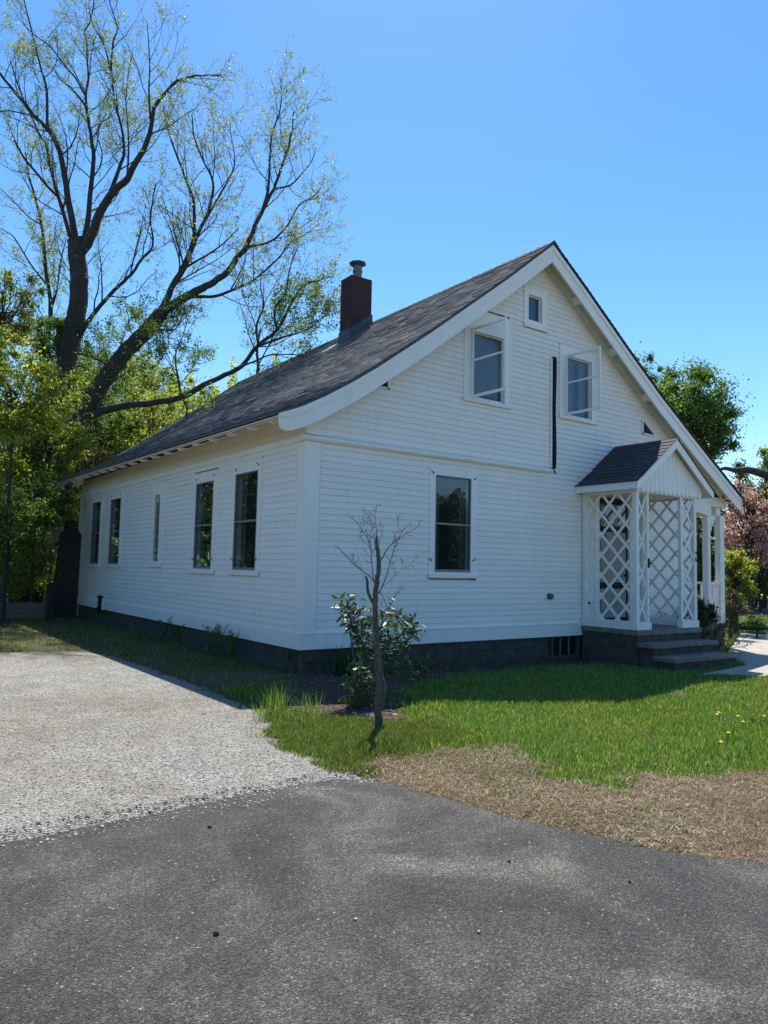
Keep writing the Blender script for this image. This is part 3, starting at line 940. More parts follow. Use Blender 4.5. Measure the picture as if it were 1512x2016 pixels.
def storm(w, hx, wd, z0, z1, ang):
    """storm sash hinged on its left and swung open"""
    fw = 0.045
    s = MB()
    s.box(0, fw, -0.014, 0.014, z0, z1).box(wd - fw, wd, -0.014, 0.014, z0, z1)
    s.box(fw, wd - fw, -0.014, 0.014, z1 - fw, z1).box(fw, wd - fw, -0.014, 0.014, z0, z0 + 0.05)
    zm = (z0 + z1) / 2 + 0.02
    s.box(fw, wd - fw, -0.012, 0.012, zm, zm + 0.035)
    o = s.build('storm_sash', M['white_trim'], w)
    p = MB().box(fw, wd - fw, -0.002, 0.002, z0 + 0.05, zm).box(fw, wd - fw, -0.002, 0.002, zm + 0.035, z1 - fw).build('storm_pane', M['glass_clear'], w)
    for q in (o, p):
        q.location = (hx, -0.035, 0); q.rotation_euler = (0, 0, -ang)
    st = MB().tube([(hx + 0.5, 0.0, z0 + 0.03), (hx + 0.05 + 0.35 * math.cos(ang), -0.035 - 0.35 * math.sin(ang), z0 + 0.02)], 0.006, 5)
    st.build('stay_rod', M['grey_frame'], w)


w = window('upper left window with its storm sash swung open', 'front', 3.34, 4.18, 4.34, 5.58, 3.17, 4.32, 5.98, 4.30, rail=False, sash='white_trim', curtain=False)
MB().box(3.37, 4.15, 0.07, 0.074, 4.47, 5.50).build('roller_blind', M['shade'], w)
storm(w, 3.345, 0.83, 4.33, 5.62, math.radians(88))
w = window('upper right window with its storm sash swung open', 'front', 5.88, 6.70, 4.37, 5.60, 5.71, 6.83, 5.80, 4.33, rail=False, sash='white_trim', curtain=False)
MB().box(5.91, 6.50, 0.07, 0.074, 4.60, 5.57).build('roller_blind', M['shade'], w)
storm(w, 5.885, 0.83, 4.37, 5.60, math.radians(88))

# gable vents
VS = simple('vent_slat_paint', (0.13, 0.105, 0.08), (0.22, 0.18, 0.14), 9.0, 0.7)


def vent(x0, x1, z0, z1, side):
    if side == 'l': outer = [(x0, z0), (x1, z0), (x1, z1)]
    else: outer = [(x0, z0), (x1, z0), (x0, z1)]
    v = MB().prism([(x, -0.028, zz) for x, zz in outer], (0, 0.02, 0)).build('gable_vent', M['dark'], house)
    n = 7
    for i in range(n):
        zq = z0 + (z1 - z0) * (i + 0.15) / n
        t = (zq + 0.01 - z0) / (z1 - z0)
        a, b = (x0 + (x1 - x0) * t, x1) if side == 'l' else (x0, x1 + (x0 - x1) * t)
        MB().hexa([(a, -0.05, zq), (b, -0.05, zq), (b, -0.03, zq + 0.012), (a, -0.03, zq + 0.012), (a, -0.05, zq + 0.004), (b, -0.05, zq + 0.004), (b, -0.03, zq + 0.016), (a, -0.03, zq + 0.016)]).build('slat', VS, v)
    xx = x1 if side == 'l' else x0 - 0.04
    MB().box(xx, xx + 0.04, -0.045, -0.018, z0 - 0.03, z1).box(min(x0, xx), max(x1, xx + .04), -0.045, -0.0285, z0 - 0.03, z0 - 0.001).build('vent_trim', M['white_trim'], v)


vent(1.06, 1.48, 4.22, 4.55, 'l')
vent(8.45, 8.86, 4.34, 4.62, 'r')

# black cable cover and its white edge board
mb = MB()
n = 16
for i in range(n):
    za = 3.27 + 2.22 * i / n; zb = 3.27 + 2.22 * (i + 1) / n
    xa = 5.485 + 0.012 * math.sin(i * 0.55); xb = 5.485 + 0.012 * math.sin((i + 1) * 0.55)
    mb.hexa([(xa, -0.055, za), (xa + 0.10, -0.055, za), (xa + 0.10, -0.018, za), (xa, -0.018, za), (xb, -0.055, zb), (xb + 0.10, -0.055, zb), (xb + 0.10, -0.018, zb), (xb, -0.018, zb)])
mb.tube([(5.53, -0.04, 3.27), (5.55, -0.05, 3.2), (5.60, -0.05, 3.17)], 0.012, 5)
mb.build('cable_cover', M['black'], house)
trim('edge_strip', (5.445, 5.478, -0.05, -0.018, 3.28, 5.46))
trim('edge_strip', (5.59, 5.87, -0.035, -0.02, 5.43, 5.46))

# round pipe outlet low on the front wall
pl = MB()
for r0, ya, yb in ((0.062, -0.005, -0.03), (0.045, -0.03, -0.075), (0.058, -0.075, -0.09), (0.03, -0.09, -0.12)):
    pl.tube([(5.44, ya, 0.77), (5.44, yb, 0.77)], r0, 14)
pl.build('pipe_outlet', M['pipe'], house)
# filler pipe on the side wall
fp = MB().tube([(-0.09, 10.7, -0.12), (-0.09, 10.7, 0.30)], 0.045, 8).tube([(-0.09, 10.7, 0.28), (-0.09, 10.7, 0.36)], 0.065, 8)
fp.tube([(-0.06, 10.95, -0.05), (-0.1, 10.85, 0.02), (-0.09, 10.7, 0.0)], 0.03, 6)
fp.build('filler_pipe', M['black'], house)
MB().box(-0.06, -0.036, 10.52, 10.60, -0.02, 0.28).build('pipe_strap', M['white_trim'], house)

# foundation: courses of concrete blocks below the skirt
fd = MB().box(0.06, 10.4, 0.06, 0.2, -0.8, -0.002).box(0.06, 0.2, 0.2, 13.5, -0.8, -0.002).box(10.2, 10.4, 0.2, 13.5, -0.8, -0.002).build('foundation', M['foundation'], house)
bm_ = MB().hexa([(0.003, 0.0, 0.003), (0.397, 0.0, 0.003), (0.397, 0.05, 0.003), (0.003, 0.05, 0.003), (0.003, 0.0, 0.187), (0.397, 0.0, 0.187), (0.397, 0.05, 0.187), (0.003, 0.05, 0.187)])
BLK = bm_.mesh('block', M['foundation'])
for row in range(3):
    x = -0.2 * (row % 2)
    while x < 6.3:
        if x >= 0.0 and not (x + 0.4 > 5.52 and x < 6.36 and row < 3):
            o = link('block', BLK, fd, (x + 0.03, 0.028 + rr.uniform(-0.004, 0.004), -0.19 * (row + 1)))
        x += 0.4
    y = 0.4 - 0.2 * (row % 2)
    while y < 13.2:
        o = link('block', BLK, fd, (0.028 + rr.uniform(-0.004, 0.004), y + 0.4, -0.19 * (row + 1))); o.rotation_euler = (0, 0, -math.pi / 2)
        y += 0.4
bw = MB().box(5.53, 5.60, 0.0, 0.06, -0.44, -0.004).box(6.28, 6.35, 0.0, 0.06, -0.44, -0.004).box(5.60, 6.28, 0.0, 0.06, -0.44, -0.38).build('cellar_window', M['foundation'], house)
MB().box(5.60, 6.28, 0.04, 0.045, -0.38, -0.004).build('pane', M['glass'], bw)
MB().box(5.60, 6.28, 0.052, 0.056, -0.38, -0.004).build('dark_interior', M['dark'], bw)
MB().box(5.80, 5.83, 0.02, 0.035, -0.38, -0.004).box(6.05, 6.08, 0.02, 0.035, -0.38, -0.004).build('sash', M['grey_frame'], bw)

# door in the front wall
dr = MB().box(6.80, 6.95, -0.03, 0.12, 0.20, 2.96).box(7.95, 8.10, -0.03, 0.12, 0.20, 2.96).box(6.95, 7.95, -0.03, 0.12, 2.82, 2.96).build('door_casing', M['white_trim'], house)
door = MB().box(6.95, 7.95, 0.02, 0.06, 0.20, 2.82).build('door', M['dark'], house)
beige = simple('door_panel_paint', (0.24, 0.22, 0.19), (0.32, 0.29, 0.25), 3.0, 0.6)
MB().box(7.03, 7.87, 0.008, 0.0195, 1.05, 2.10).build('door_panel', beige, door)
MB().box(7.03, 7.87, 0.008, 0.0195, 0.32, 0.92).build('door_panel', beige, door)
MB().box(7.03, 7.87, 0.010, 0.0195, 2.22, 2.68).build('door_glass', M['glass'], door)
MB().box(7.03, 7.12, 0.005, 0.0099, 2.22, 2.68).box(7.50, 7.58, 0.005, 0.0099, 2.22, 2.68).build('glazing_bar', M['grey_frame'], door)
MB().tube([(7.83, 0.0, 1.2), (7.83, -0.05, 1.2)], 0.03, 10).build('door_knob', M['black'], door)


def text(name, s, size, loc, rot, mat, parent, align='CENTER'):
    cu = bpy.data.curves.new(name, 'FONT'); cu.body = s; cu.size = size; cu.extrude = 0.002; cu.align_x = align
    o = bpy.data.objects.new(name + '_tmp', cu); COL.objects.link(o)
    dg = bpy.context.evaluated_depsgraph_get()
    me = bpy.data.meshes.new_from_object(o.evaluated_get(dg))
    me.name = name
    bpy.data.objects.remove(o)
    me.materials.clear(); me.materials.append(mat)
    t = link(name, me, parent, loc); t.rotation_euler = rot
    return t


text('number_lettering', '10', 0.17, (7.14, 0.005, 1.93), (math.pi / 2, 0, 0), M['black'], door)

# ---- roof
roof = MB()
TH = 0.05
for k, (a, b) in enumerate(zip(PROF, PROF[1:])):
    pts = []
    for zoff in (-TH, 0.0):
        for (x, y) in ((a[0], Y0), (b[0], Y0), (b[0], Y1), (a[0], Y1)):
            pts.append((x, y, zroof(x, y) + zoff - 0.012))
    roof.hexa(pts)
roof = roof.build('roof', M['drip'], house)


def slope_shingles(profile, mat, y0, y1, exposure, name, parent, over=0.03):
    # arc length
    pts = [Vector((x, 0, 0)) for x, _ in profile]
    L = [0.0]
    for (a, za), (b, zb) in zip(profile, profile[1:]):
        L.append(L[-1] + math.hypot(b - a, zb - za))
    tot = L[-1]

    def at(s):
        s = max(0, min(tot, s))
        for i in range(len(L) - 1):
            if s <= L[i + 1]:
                t = (s - L[i]) / (L[i + 1] - L[i]); return profile[i][0] + (profile[i + 1][0] - profile[i][0]) * t
        return profile[-1][0]
    mb = MB(); s = 0.0; row = 0; r = random.Random(5)
    n = int(round(tot / exposure)); e = tot / n
    sgn = 1 if profile[0][1] < profile[-1][1] else -1
    for row in range(n):
        s0, s1 = row * e, min(tot, (row + 1) * e + 0.015)
        xa, xb = at(s0), at(s1)
        y = y0 - over - (0.15 if row % 2 else 0.0) - r.random() * 0.05
        while y < y1 + over:
            wd = 0.30 * r.uniform(0.85, 1.15)
            ya, yb = max(y, y0 - over), min(y + wd, y1 + over) - 0.005
            if yb > ya + 0.01:
                t = 0.016 + r.uniform(0, 0.007)
                xl, xu = (xa, xb) if sgn > 0 else (xa, xb)
                ys = (max(Y0, min(Y1, ya)), max(Y0, min(Y1, yb)))
                zl = [zroof(xl, q) for q in ys]; zu = [zroof(xu, q) for q in ys]
                xo = -0.012 if row == 0 else 0
                xo = xo if sgn > 0 else -xo
                v = [(xl + xo, ya, zl[0] + t), (xl + xo, yb, zl[1] + t), (xu, yb, zu[1] + 0.001), (xu, ya, zu[0] + 0.001), (xl + xo, ya, zl[0] - 0.012), (xl + xo, yb, zl[1] - 0.012)]
                f = [(0, 1, 2, 3), (0, 4, 5, 1)] if sgn < 0 else [(3, 2, 1, 0), (1, 5, 4, 0)]
                f += [(0, 3, 4), (1, 5, 2)]
                mb.add(v, f)
            y += wd
    o = mb.build(name, mat, parent)
    return tag(o, kind='stuff')


slope_shingles(LP, M['shingle'], Y0, Y1, 0.125, 'roof_shingles', roof)
slope_shingles([p for p in reversed(RP)], M['shingle'], Y0, Y1, 0.125, 'roof_shingles', roof)
# ridge cap shingles
cap = MB()
y = Y0 - 0.03
while y < Y1:
    z0 = zroof(5.13, y) + 0.018
    cap.add([(5.13, y, z0 + 0.012), (5.13, y + 0.2, z0), (4.99, y + 0.2, z0 - 0.115), (4.99, y, z0 - 0.103), (5.27, y + 0.2, z0 - 0.095), (5.27, y, z0 - 0.085), (5.13, y, z0 - 0.01)],
            [(0, 1, 2, 3), (0, 5, 4, 1), (0, 3, 6), (0, 6, 5)])
    y += 0.19
tag(cap.build('ridge_cap', M['shingle'], roof), kind='stuff')


def strip(profile, y0, y1, top, hts, name, mat, parent=house, yref=Y0):
    """board following the roof profile in a vertical plane; hts = vertical depth at each profile point"""
    mb = MB()
    for i in range(len(profile) - 1):
        (xa, _), (xb, _) = profile[i], profile[i + 1]
        za, zb = zroof(xa, yref) - top, zroof(xb, yref) - top
        mb.hexa([(xa, y0, za - hts[i]), (xb, y0, zb - hts[i + 1]), (xb, y1, zb - hts[i + 1]), (xa, y1, za - hts[i]),
                 (xa, y0, za), (xb, y0, zb), (xb, y1, zb), (xa, y1, za)])
    return mb.build(name, mat, parent)


LPB = [(-.655, 0), (-.64, 0), (-.60, 0), (-.52, 0), (-.40, 0), (-.25, 0), (.1, 0), (.54, 0), (1.02, 0), (2.14, 0), (3.92, 0), (5.128, 0)]
HB = [.10, .19, .25, .29, .31, .32, .325, .33, .33, .335, .335, .335]
strip(LPB, -0.345, -0.315, 0.062, HB, 'bargeboard', M['white_trim'])
strip([(-.665, 0)] + LPB[2:], -0.368, -0.3455, 0.058, [.05, .07] + [.095] * 9, 'bargeboard_crown', M['white_trim'])
RPB = [(5.132, 0), (6.1, 0), (7.61, 0), (8.62, 0), (10.19, 0), (11.2, 0), (11.9, 0)]
strip(RPB, -0.345, -0.315, 0.062, [.325] * 6 + [.30], 'bargeboard', M['white_trim'])
strip(RPB, -0.368, -0.3455, 0.058, [.095] * 7, 'bargeboard_crown', M['white_trim'])
# rear rake boards
strip(LPB, 13.96, 13.985, 0.062, HB, 'rear_bargeboard', M['white_trim'], yref=14.0)
strip(RPB, 13.96, 13.985, 0.062, [.3] * 7, 'rear_bargeboard', M['white_trim'], yref=14.0)
# soffit boards under the rake, frieze boards against the wall
strip([(-.62, 0)] + LP[2:], -0.314, -0.02, 0.075, [.018] * 8, 'rake_soffit', M['cream'])
strip([(5.14, 0)] + RP[1:-1] + [(11.85, 0)], -0.314, -0.02, 0.075, [.018] * 7, 'rake_soffit', M['cream'])
strip([(.25, 0)] + LP[4:-1] + [(5.12, 0)], -0.042, -0.0255, 0.094, [.09] * 6, 'frieze_rail', M['white_trim'])
strip([(5.14, 0)] + RP[1:-1] + [(11.6, 0)], -0.042, -0.0255, 0.094, [.17] * 7, 'frieze_rail', M['white_trim'])
for bx in (6.12, 7.29, 8.44, 9.7):
    zt = zroof(bx) - 0.098
    MB().hexa([(bx - 0.045, -0.314, zt - 0.10), (bx + 0.045, -0.314, zt - 0.16), (bx + 0.045, -0.0425, zt - 0.16), (bx - 0.045, -0.0425, zt - 0.10),
               (bx - 0.045, -0.314, zt - 0.0), (bx + 0.045, -0.314, zt - 0.06), (bx + 0.045, -0.0425, zt - 0.06), (bx - 0.045, -0.0425, zt - 0.0)]).build('rake_bracket', M['white_trim'], house)

# eave of the side wall: soffit boards and rafter tails
eave = MB()
eave.hexa([(-0.64, -0.31, 3.405), (-0.615, -0.31, 3.405), (-0.615, 13.95, 3.585), (-0.64, 13.95, 3.585), (-0.64, -0.31, 3.425), (-0.615, -0.31, 3.425), (-0.615, 13.95, 3.60), (-0.64, 13.95, 3.60)])
eave = eave.build('eave_fascia', M['white_trim'], house)
xs = [-0.60, -0.452, -0.304, -0.156, -0.008]
for xa, xb in zip(xs, xs[1:]):
    xb -= 0.008
    p = []
    for off in (-0.115, -0.10):
        for (x, y) in ((xa, -0.31), (xb, -0.31), (xb, 13.6), (xa, 13.6)):
            p.append((x, y, zroof(x, y) + off - 0.02))
    MB().hexa(p).build('soffit_board', M['cream'], eave)
MB().hexa([(-0.61, -0.31, zroof(-.6) - .112), (0.0, -0.31, zroof(0) - .112), (0.0, 13.6, zroof(0, 13.6) - .112), (-0.61, 13.6, zroof(-.6, 13.6) - .112),
           (-0.61, -0.31, zroof(-.6) - .106), (0.0, -0.31, zroof(0) - .106), (0.0, 13.6, zroof(0, 13.6) - .106), (-0.61, 13.6, zroof(-.6, 13.6) - .106)]).build('soffit_backing', M['cream'], eave)
tail = MB()
prof = [(-0.60, 0.0), (-0.603, -0.03), (-0.585, -0.048), (-0.55, -0.055), (-0.49, -0.048), (-0.43, -0.03), (-0.39, 0.0)]
tail.prism([(x + 0.6, -0.02, z) for x, z in prof], (0, 0.04, 0))
TAIL = tail.mesh('rafter_tail', M['white_trim'])
y = 0.05
while y < 13.6:
    link('rafter_tail', TAIL, eave, (-0.60, y, zroof(-.5, y) - 0.15)); y += 0.77

# ---- chimney
ch = MB().box(4.365, 4.965, 5.615, 6.11, 6.2, 8.62).build('chimney', M['mortar'], house)
BR = MB().box(0.004, 0.199, 0.004, 0.092, 0.004, 0.062).mesh('brick', M['brick'])
CX0, CX1, CY0, CY1 = 4.35, 4.98, 5.60, 6.125


def brick(x, y, z, rz, s=1.0):
    o = link('brick', BR, ch, (x, y, z)); o.rotation_euler = (0, 0, rz); o.scale = (s, 1, 1); return o


z = 7.02; row = 0
while z < 8.62:
    off = 0.105 if row % 2 else 0.0
    # front face
    x = CX0
    first = True
    while x < CX1 - 0.02:
        L = (0.105 if off and first else 0.21); L = min(L, CX1 - x); first = False
        brick(x, CY0 + rr.uniform(-.002, .002), z, 0, L / 0.2035); x += L
    # left face, bricks run along y
    y = CY0 + (0.099 if True else 0)
    first = True
    while y < CY1 - 0.02:
        L = (0.105 if not off and first else 0.21); L = min(L, CY1 - y); first = False
        brick(CX0 + rr.uniform(-.002, .002), y + L, z, -math.pi / 2, L / 0.2035); y += L
    z += 0.0665; row += 1
# wash of mortar at the top
MB().hexa([(4.36, 5.61, 8.62), (4.97, 5.61, 8.62), (4.97, 6.115, 8.62), (4.36, 6.115, 8.62), (4.42, 5.67, 8.66), (4.90, 5.67, 8.66), (4.90, 6.05, 8.66), (4.42, 6.05, 8.66)]).build('mortar_cap', M['mortar'], ch)
# flashing that follows the roof
fl = MB()
zl, zr = zroof(4.32, 5.6), zroof(5.0, 5.6)
fl.hexa([(4.325, 5.575, zl - 0.03), (5.01, 5.575, zr - 0.03), (5.01, 5.597, zr - 0.03), (4.325, 5.597, zl - 0.03), (4.335, 5.585, zl + 0.30), (5.0, 5.585, zr + 0.25), (5.0, 5.597, zr + 0.25), (4.335, 5.597, zl + 0.30)])
fl.hexa([(4.32, 5.575, zl - 0.03), (4.346, 5.575, zl - 0.03), (4.346, 6.15, zl - 0.03), (4.32, 6.15, zl - 0.03), (4.335, 5.585, zl + 0.30), (4.346, 5.585, zl + 0.30), (4.346, 6.14, zl + 0.30), (4.335, 6.14, zl + 0.30)])
fl.build('flashing', M['flash'], ch)
MB().hexa([(4.05, 6.16, zroof(4.05, 6.1) + 0.02), (4.32, 6.16, zl + 0.02), (4.32, 6.5, zl + 0.02), (4.05, 6.5, zroof(4.05, 6.1) + 0.02), (4.05, 6.16, zroof(4.05, 6.1) + 0.025), (4.32, 6.16, zl + 0.025), (4.32, 6.5, zl + 0.025), (4.05, 6.5, zroof(4.05, 6.1) + 0.025)]).build('bright_flashing', simple('bright_sheet', (0.7, 0.7, 0.68), (0.8, 0.8, 0.78), 5, 0.3), ch)
fx, fy = 4.70, 5.88
flue = MB().tube([(fx, fy, 8.62), (fx, fy, 8.95)], 0.115, 18).tube([(fx, fy, 8.90), (fx, fy, 8.95)], 0.13, 18).tube([(fx, fy, 8.95), (fx, fy, 9.08)], 0.115, 18)
flue.build('flue_pipe', M['pipe'], ch)
capm = MB().tube([(fx, fy, 9.06), (fx, fy, 9.12), (fx, fy, 9.15), (fx, fy, 9.20)], [0.13, 0.225, 0.225, 0.06], 8)
capm.build('flue_cap', M['cap'], ch)

# ------------------------------------------------------------------ entry porch
porch = thing('entry_porch', 'white gabled entry porch with diamond lattice sides over the front door', 'porch', (7.4, 0, 0.19))
porch.location = (0, 0, 0)
PX0, PX1, PYF = 6.40, 8.40, -1.30
trimw = M['white_trim']


def pbox(name, *b, mat=None, par=None):
    mb = MB()
    for q in b: mb.box(*q)
    return mb.build(name, mat or trimw, par or porch)


for b in ((PX0, PX0 + .085, PYF, PYF + .085), (PX0 + .005, PX0 + .08, -0.11, -0.037), (6.75, 6.805, PYF + .01, PYF + .075), (7.86, 7.925, PYF + .01, PYF + .075),
          (PX1 - .085, PX1, PYF, PYF + .085), (PX1 - .08, PX1 - .005, -0.11, -0.037)):
    pbox('post', b + (0.335, 2.79))
pbox('plinth', (PX0 - .025, PX0 + .1, PYF - .02, -0.037, 0.195, 0.334)); pbox('plinth', (PX0 + .101, 6.83, PYF - .022, PYF + .1, 0.195, 0.332))
pbox('plinth', (7.84, PX1 + .03, PYF - .022, PYF + .1, 0.195, 0.332)); pbox('plinth', (PX1 - .1, PX1 + .025, PYF + .101, -0.037, 0.195, 0.334))
pbox('top_beam', (PX0 - .01, PX0 + .09, PYF - .01, -0.037, 2.791, 2.90)); pbox('top_beam', (PX1 - .09, PX1 + .01, PYF - .01, -0.037, 2.791, 2.90))
pbox('top_beam', (PX0 + .091, PX1 - .091, PYF - .008, PYF + .08, 2.791, 2.90))
pbox('ceiling', (PX0 + .091, PX1 - .091, PYF + .081, -0.037, 2.82, 2.84), mat=M['cream'])
# small black latch on the jamb
mb = MB().box(6.765, 6.79, PYF - 0.012, PYF + 0.009, 1.36, 1.54).tube([(6.79, PYF - 0.01, 1.45), (6.84, PYF - 0.03, 1.45)], 0.012, 6)
mb.build('latch', M['black'], porch)


def lattice(u0, u1, v0, v1, hp, vp, w, place, u_start=0.0, v_start=0.0):
    """crossed diagonal slats clipped to a rectangle; place maps (u, v, depth) into the porch"""
    pan = None
    for (a, b, c, d) in ((u0, u1, v0, v0 + 0.012), (u0, u1, v1 - 0.012, v1)):
        pts = [place(u, v, t) for v in (c, d) for (u, t) in ((a, -0.012), (b, -0.012), (b, 0.012), (a, 0.012))]
        q = MB().hexa(pts).build('rail' if pan else 'lattice_panel', trimw, pan or porch)
        pan = pan or q
    for s, dep in ((1, -0.011), (-1, 0.0005)):
        slope = s * vp / hp
        dv = w / math.cos(math.atan(vp / hp))
        H = v1 - v0
        c = v0 + v_start - (u1 - u0) * vp / hp - (0 if s > 0 else 0) - vp
        while c < v1 + (u1 - u0) * vp / hp + vp:
            # band v = c + slope*(u-u0), thickness dv vertically; clip
            band = [(u0, c), (u1, c + slope * (u1 - u0)), (u1, c + slope * (u1 - u0) + dv), (u0, c + dv)]
            out = band
            for lim, keep in ((v0, 1), (v1, -1)):
                res = []
                for i in range(len(out)):
                    a, b = out[i], out[(i + 1) % len(out)]
                    ia, ib = (a[1] - lim) * keep >= 0, (b[1] - lim) * keep >= 0
                    if ia: res.append(a)
                    if ia != ib:
                        t = (lim - a[1]) / (b[1] - a[1]); res.append((a[0] + (b[0] - a[0]) * t, lim))
                out = res
                if not out: break
            if len(out) >= 3:
                A = [Vector(place(u, v, dep)) for u, v in out]; B = Vector(place(out[0][0], out[0][1], dep + 0.0105)) - A[0]
                MB().prism(A, B).build('slat', trimw, pan)
            c += vp
    return pan


lattice(PYF + .085, -0.11, 0.335, 2.79, 0.37, 0.40, 0.052, lambda u, v, t: (PX0 + 0.042 + t, u, v), v_start=0.02)
lattice(PYF + .085, -0.11, 0.335, 2.79, 0.37, 0.40, 0.052, lambda u, v, t: (PX1 - 0.042 + t, u, v), v_start=0.1)



def xpanel(u0, u1, v0, v1, n, w):
    """narrow panel of tall crossed slats"""
    fr = MB().box(u0, u1, PYF + 0.03, PYF + 0.055, v0, v0 + 0.012).build('lattice_panel', trimw, porch)
    MB().box(u0, u1, PYF + 0.03, PYF + 0.055, v1 - 0.012, v1).build('rail', trimw, fr)
    h = (v1 - v0) / n
    for i in range(n):
        a, b = v0 + i * h, v0 + (i + 1) * h
        for s, dep in ((0, 0.030), (1, 0.0435)):
            ua, ub = (u0, u1) if s == 0 else (u1, u0)
            k = w * 1.1
            A = [Vector((ua, PYF + dep, a)), Vector((ua, PYF + dep, a + k * 2)), Vector((ub, PYF + dep, b)), Vector((ub, PYF + dep, b - k * 2))]
            MB().prism(A, (0, 0.012, 0)).build('slat', trimw, fr)


xpanel(PX0 + .085, 6.75, 0.335, 2.79, 4, 0.040)
xpanel(7.925, PX1 - .085, 0.335, 2.79, 4, 0.040)
# gable of upright boards with rounded ends
GX0, GX1 = 6.36, 8.56
gb = 0
x = GX0
AP = (7.47, 3.80)


def gz_top(x):
    return AP[1] - abs(x - AP[0]) * (AP[1] - 2.88) / 1.22


gab = MB().prism([(6.45, PYF - 0.012, 2.90), (8.5, PYF - 0.012, 2.90), (AP[0], PYF - 0.012, AP[1] - 0.08)], (0, 0.01, 0)).build('gable', trimw, porch)
bwid = 0.146
while x < GX1 - 0.02:
    x1 = min(x + bwid, GX1)
    zb = 2.86
    pts = []
    for i in range(7):
        t = math.pi * i / 6
        pts.append((x + 0.003 + (x1 - x - 0.006) * (1 - math.cos(t)) / 2, PYF - 0.034, zb - 0.062 * math.sin(t)))
    mid = None
    top = [(x1 - 0.003, PYF - 0.034, max(zb + 0.01, gz_top(x1)))]
    if x < AP[0] < x1: top.append((AP[0], PYF - 0.034, AP[1]))
    top.append((x + 0.003, PYF - 0.034, max(zb + 0.01, gz_top(x))))
    MB().prism(pts + top, (0, 0.02, 0)).build('gable_board', trimw, gab)
    x = x1
# porch roof
ER, RZ, RX = 2.955, 3.91, 7.47
EL, ERX = 6.20, 8.76
pr = MB()
YF = -1.47
for (xa, za, xb, zb) in ((EL, ER, RX, RZ), (RX, RZ, ERX, ER)):
    pr.hexa([(xa, YF, za - 0.03), (xb, YF, zb - 0.03), (xb, -0.02, zb - 0.03), (xa, -0.02, za - 0.03), (xa, YF, za), (xb, YF, zb), (xb, -0.02, zb), (xa, -0.02, za)])
pr = pr.build('porch_roof', trimw, porch)
SH = MB().add([(0, 0, 0.012), (0, 1, 0.012), (0.14, 1, 0.001), (0.14, 0, 0.001), (0, 0, -0.002), (0, 1, -0.002)], [(3, 2, 1, 0), (1, 5, 4, 0), (0, 4, 3), (1, 2, 5)]).mesh('shingle', M['shingle_dark'])
for side in (1, -1):
    ex = EL if side > 0 else ERX
    L = math.hypot(RX - ex, RZ - ER); ang = math.atan2(RZ - ER, abs(RX - ex)); rows = 12
    for r_ in range(rows):
        s = L * r_ / rows
        y = YF - 0.02 - (0.14 if r_ % 2 else 0) - rr.uniform(0, .03)
        while y < -0.03:
            ya, yb = max(y, YF - 0.02), min(y + 0.29, -0.022)
            if yb - ya > 0.03:
                o = link('shingle', SH, pr)
                o.location = (ex + side * (math.cos(ang) * (s - (0.02 if r_ == 0 else 0))), ya if side > 0 else yb - 0.004, ER + math.sin(ang) * s + 0.003 + rr.uniform(0, .002))
                o.rotation_euler = (0, -ang, 0) if side > 0 else (0, -ang, math.pi)
                o.rotation_mode = 'XYZ'
                o.scale = (1, (yb - ya - 0.004), 1)
            y += 0.29
for a, b, s in ((EL, RX, 1), (ERX, RX, -1)):
    z0, z1 = ER - 0.035, RZ - 0.035
    MB().prism([(a - 0.01 * s, YF - 0.005, z0), (b, YF - 0.005, z1), (b, YF - 0.005, z1 - 0.16), (a - 0.01 * s, YF - 0.005, z0 - 0.13)], (0, 0.028, 0)).build('bargeboard', trimw, porch)
MB().box(EL - 0.005, EL + 0.02, YF + 0.03, -0.02, ER - 0.13, ER - 0.034).build('fascia', trimw, porch)
MB().box(ERX - 0.02, ERX + 0.005, YF + 0.03, -0.02, ER - 0.13, ER - 0.034).build('fascia', trimw, porch)
MB().box(EL + 0.021, PX0 + .0, YF + 0.03, -0.02, ER - 0.12, ER - 0.105).build('soffit', M['cream'], porch)
text('number_lettering', '10', 0.085, (PX1 - 0.04, PYF - 0.004, 1.66), (math.pi / 2, 0, 0), M['black'], porch)
text('letter', 'A', 0.15, (PX1 - 0.04, PYF - 0.004, 1.50), (math.pi / 2, 0, 0), M['black'], porch)
# mail slot box hanging inside the lattice
MB().box(6.56, 6.70, -0.09, -0.04, 0.62, 0.66).build('small_shelf', M['black'], porch)

# ---- concrete steps
steps = thing('concrete_steps', 'weathered concrete stoop with two wide steps below the lattice porch', 'steps')
pbox('landing', (6.35, 8.46, -1.36, -0.045, 0.10, 0.194), mat=M['concrete'], par=steps)
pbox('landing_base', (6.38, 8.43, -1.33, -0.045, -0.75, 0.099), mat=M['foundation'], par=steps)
pbox('step', (6.36, 8.45, -1.70, -1.331, -0.11, -0.035), mat=M['concrete'], par=steps); pbox('riser', (6.42, 8.40, -1.66, -1.331, -0.75, -0.111), mat=M['foundation'], par=steps)
pbox('step', (6.36, 8.45, -2.12, -1.661, -0.32, -0.25), mat=M['concrete'], par=steps); pbox('riser', (6.42, 8.40, -2.07, -1.661, -0.75, -0.321), mat=M['foundation'], par=steps)

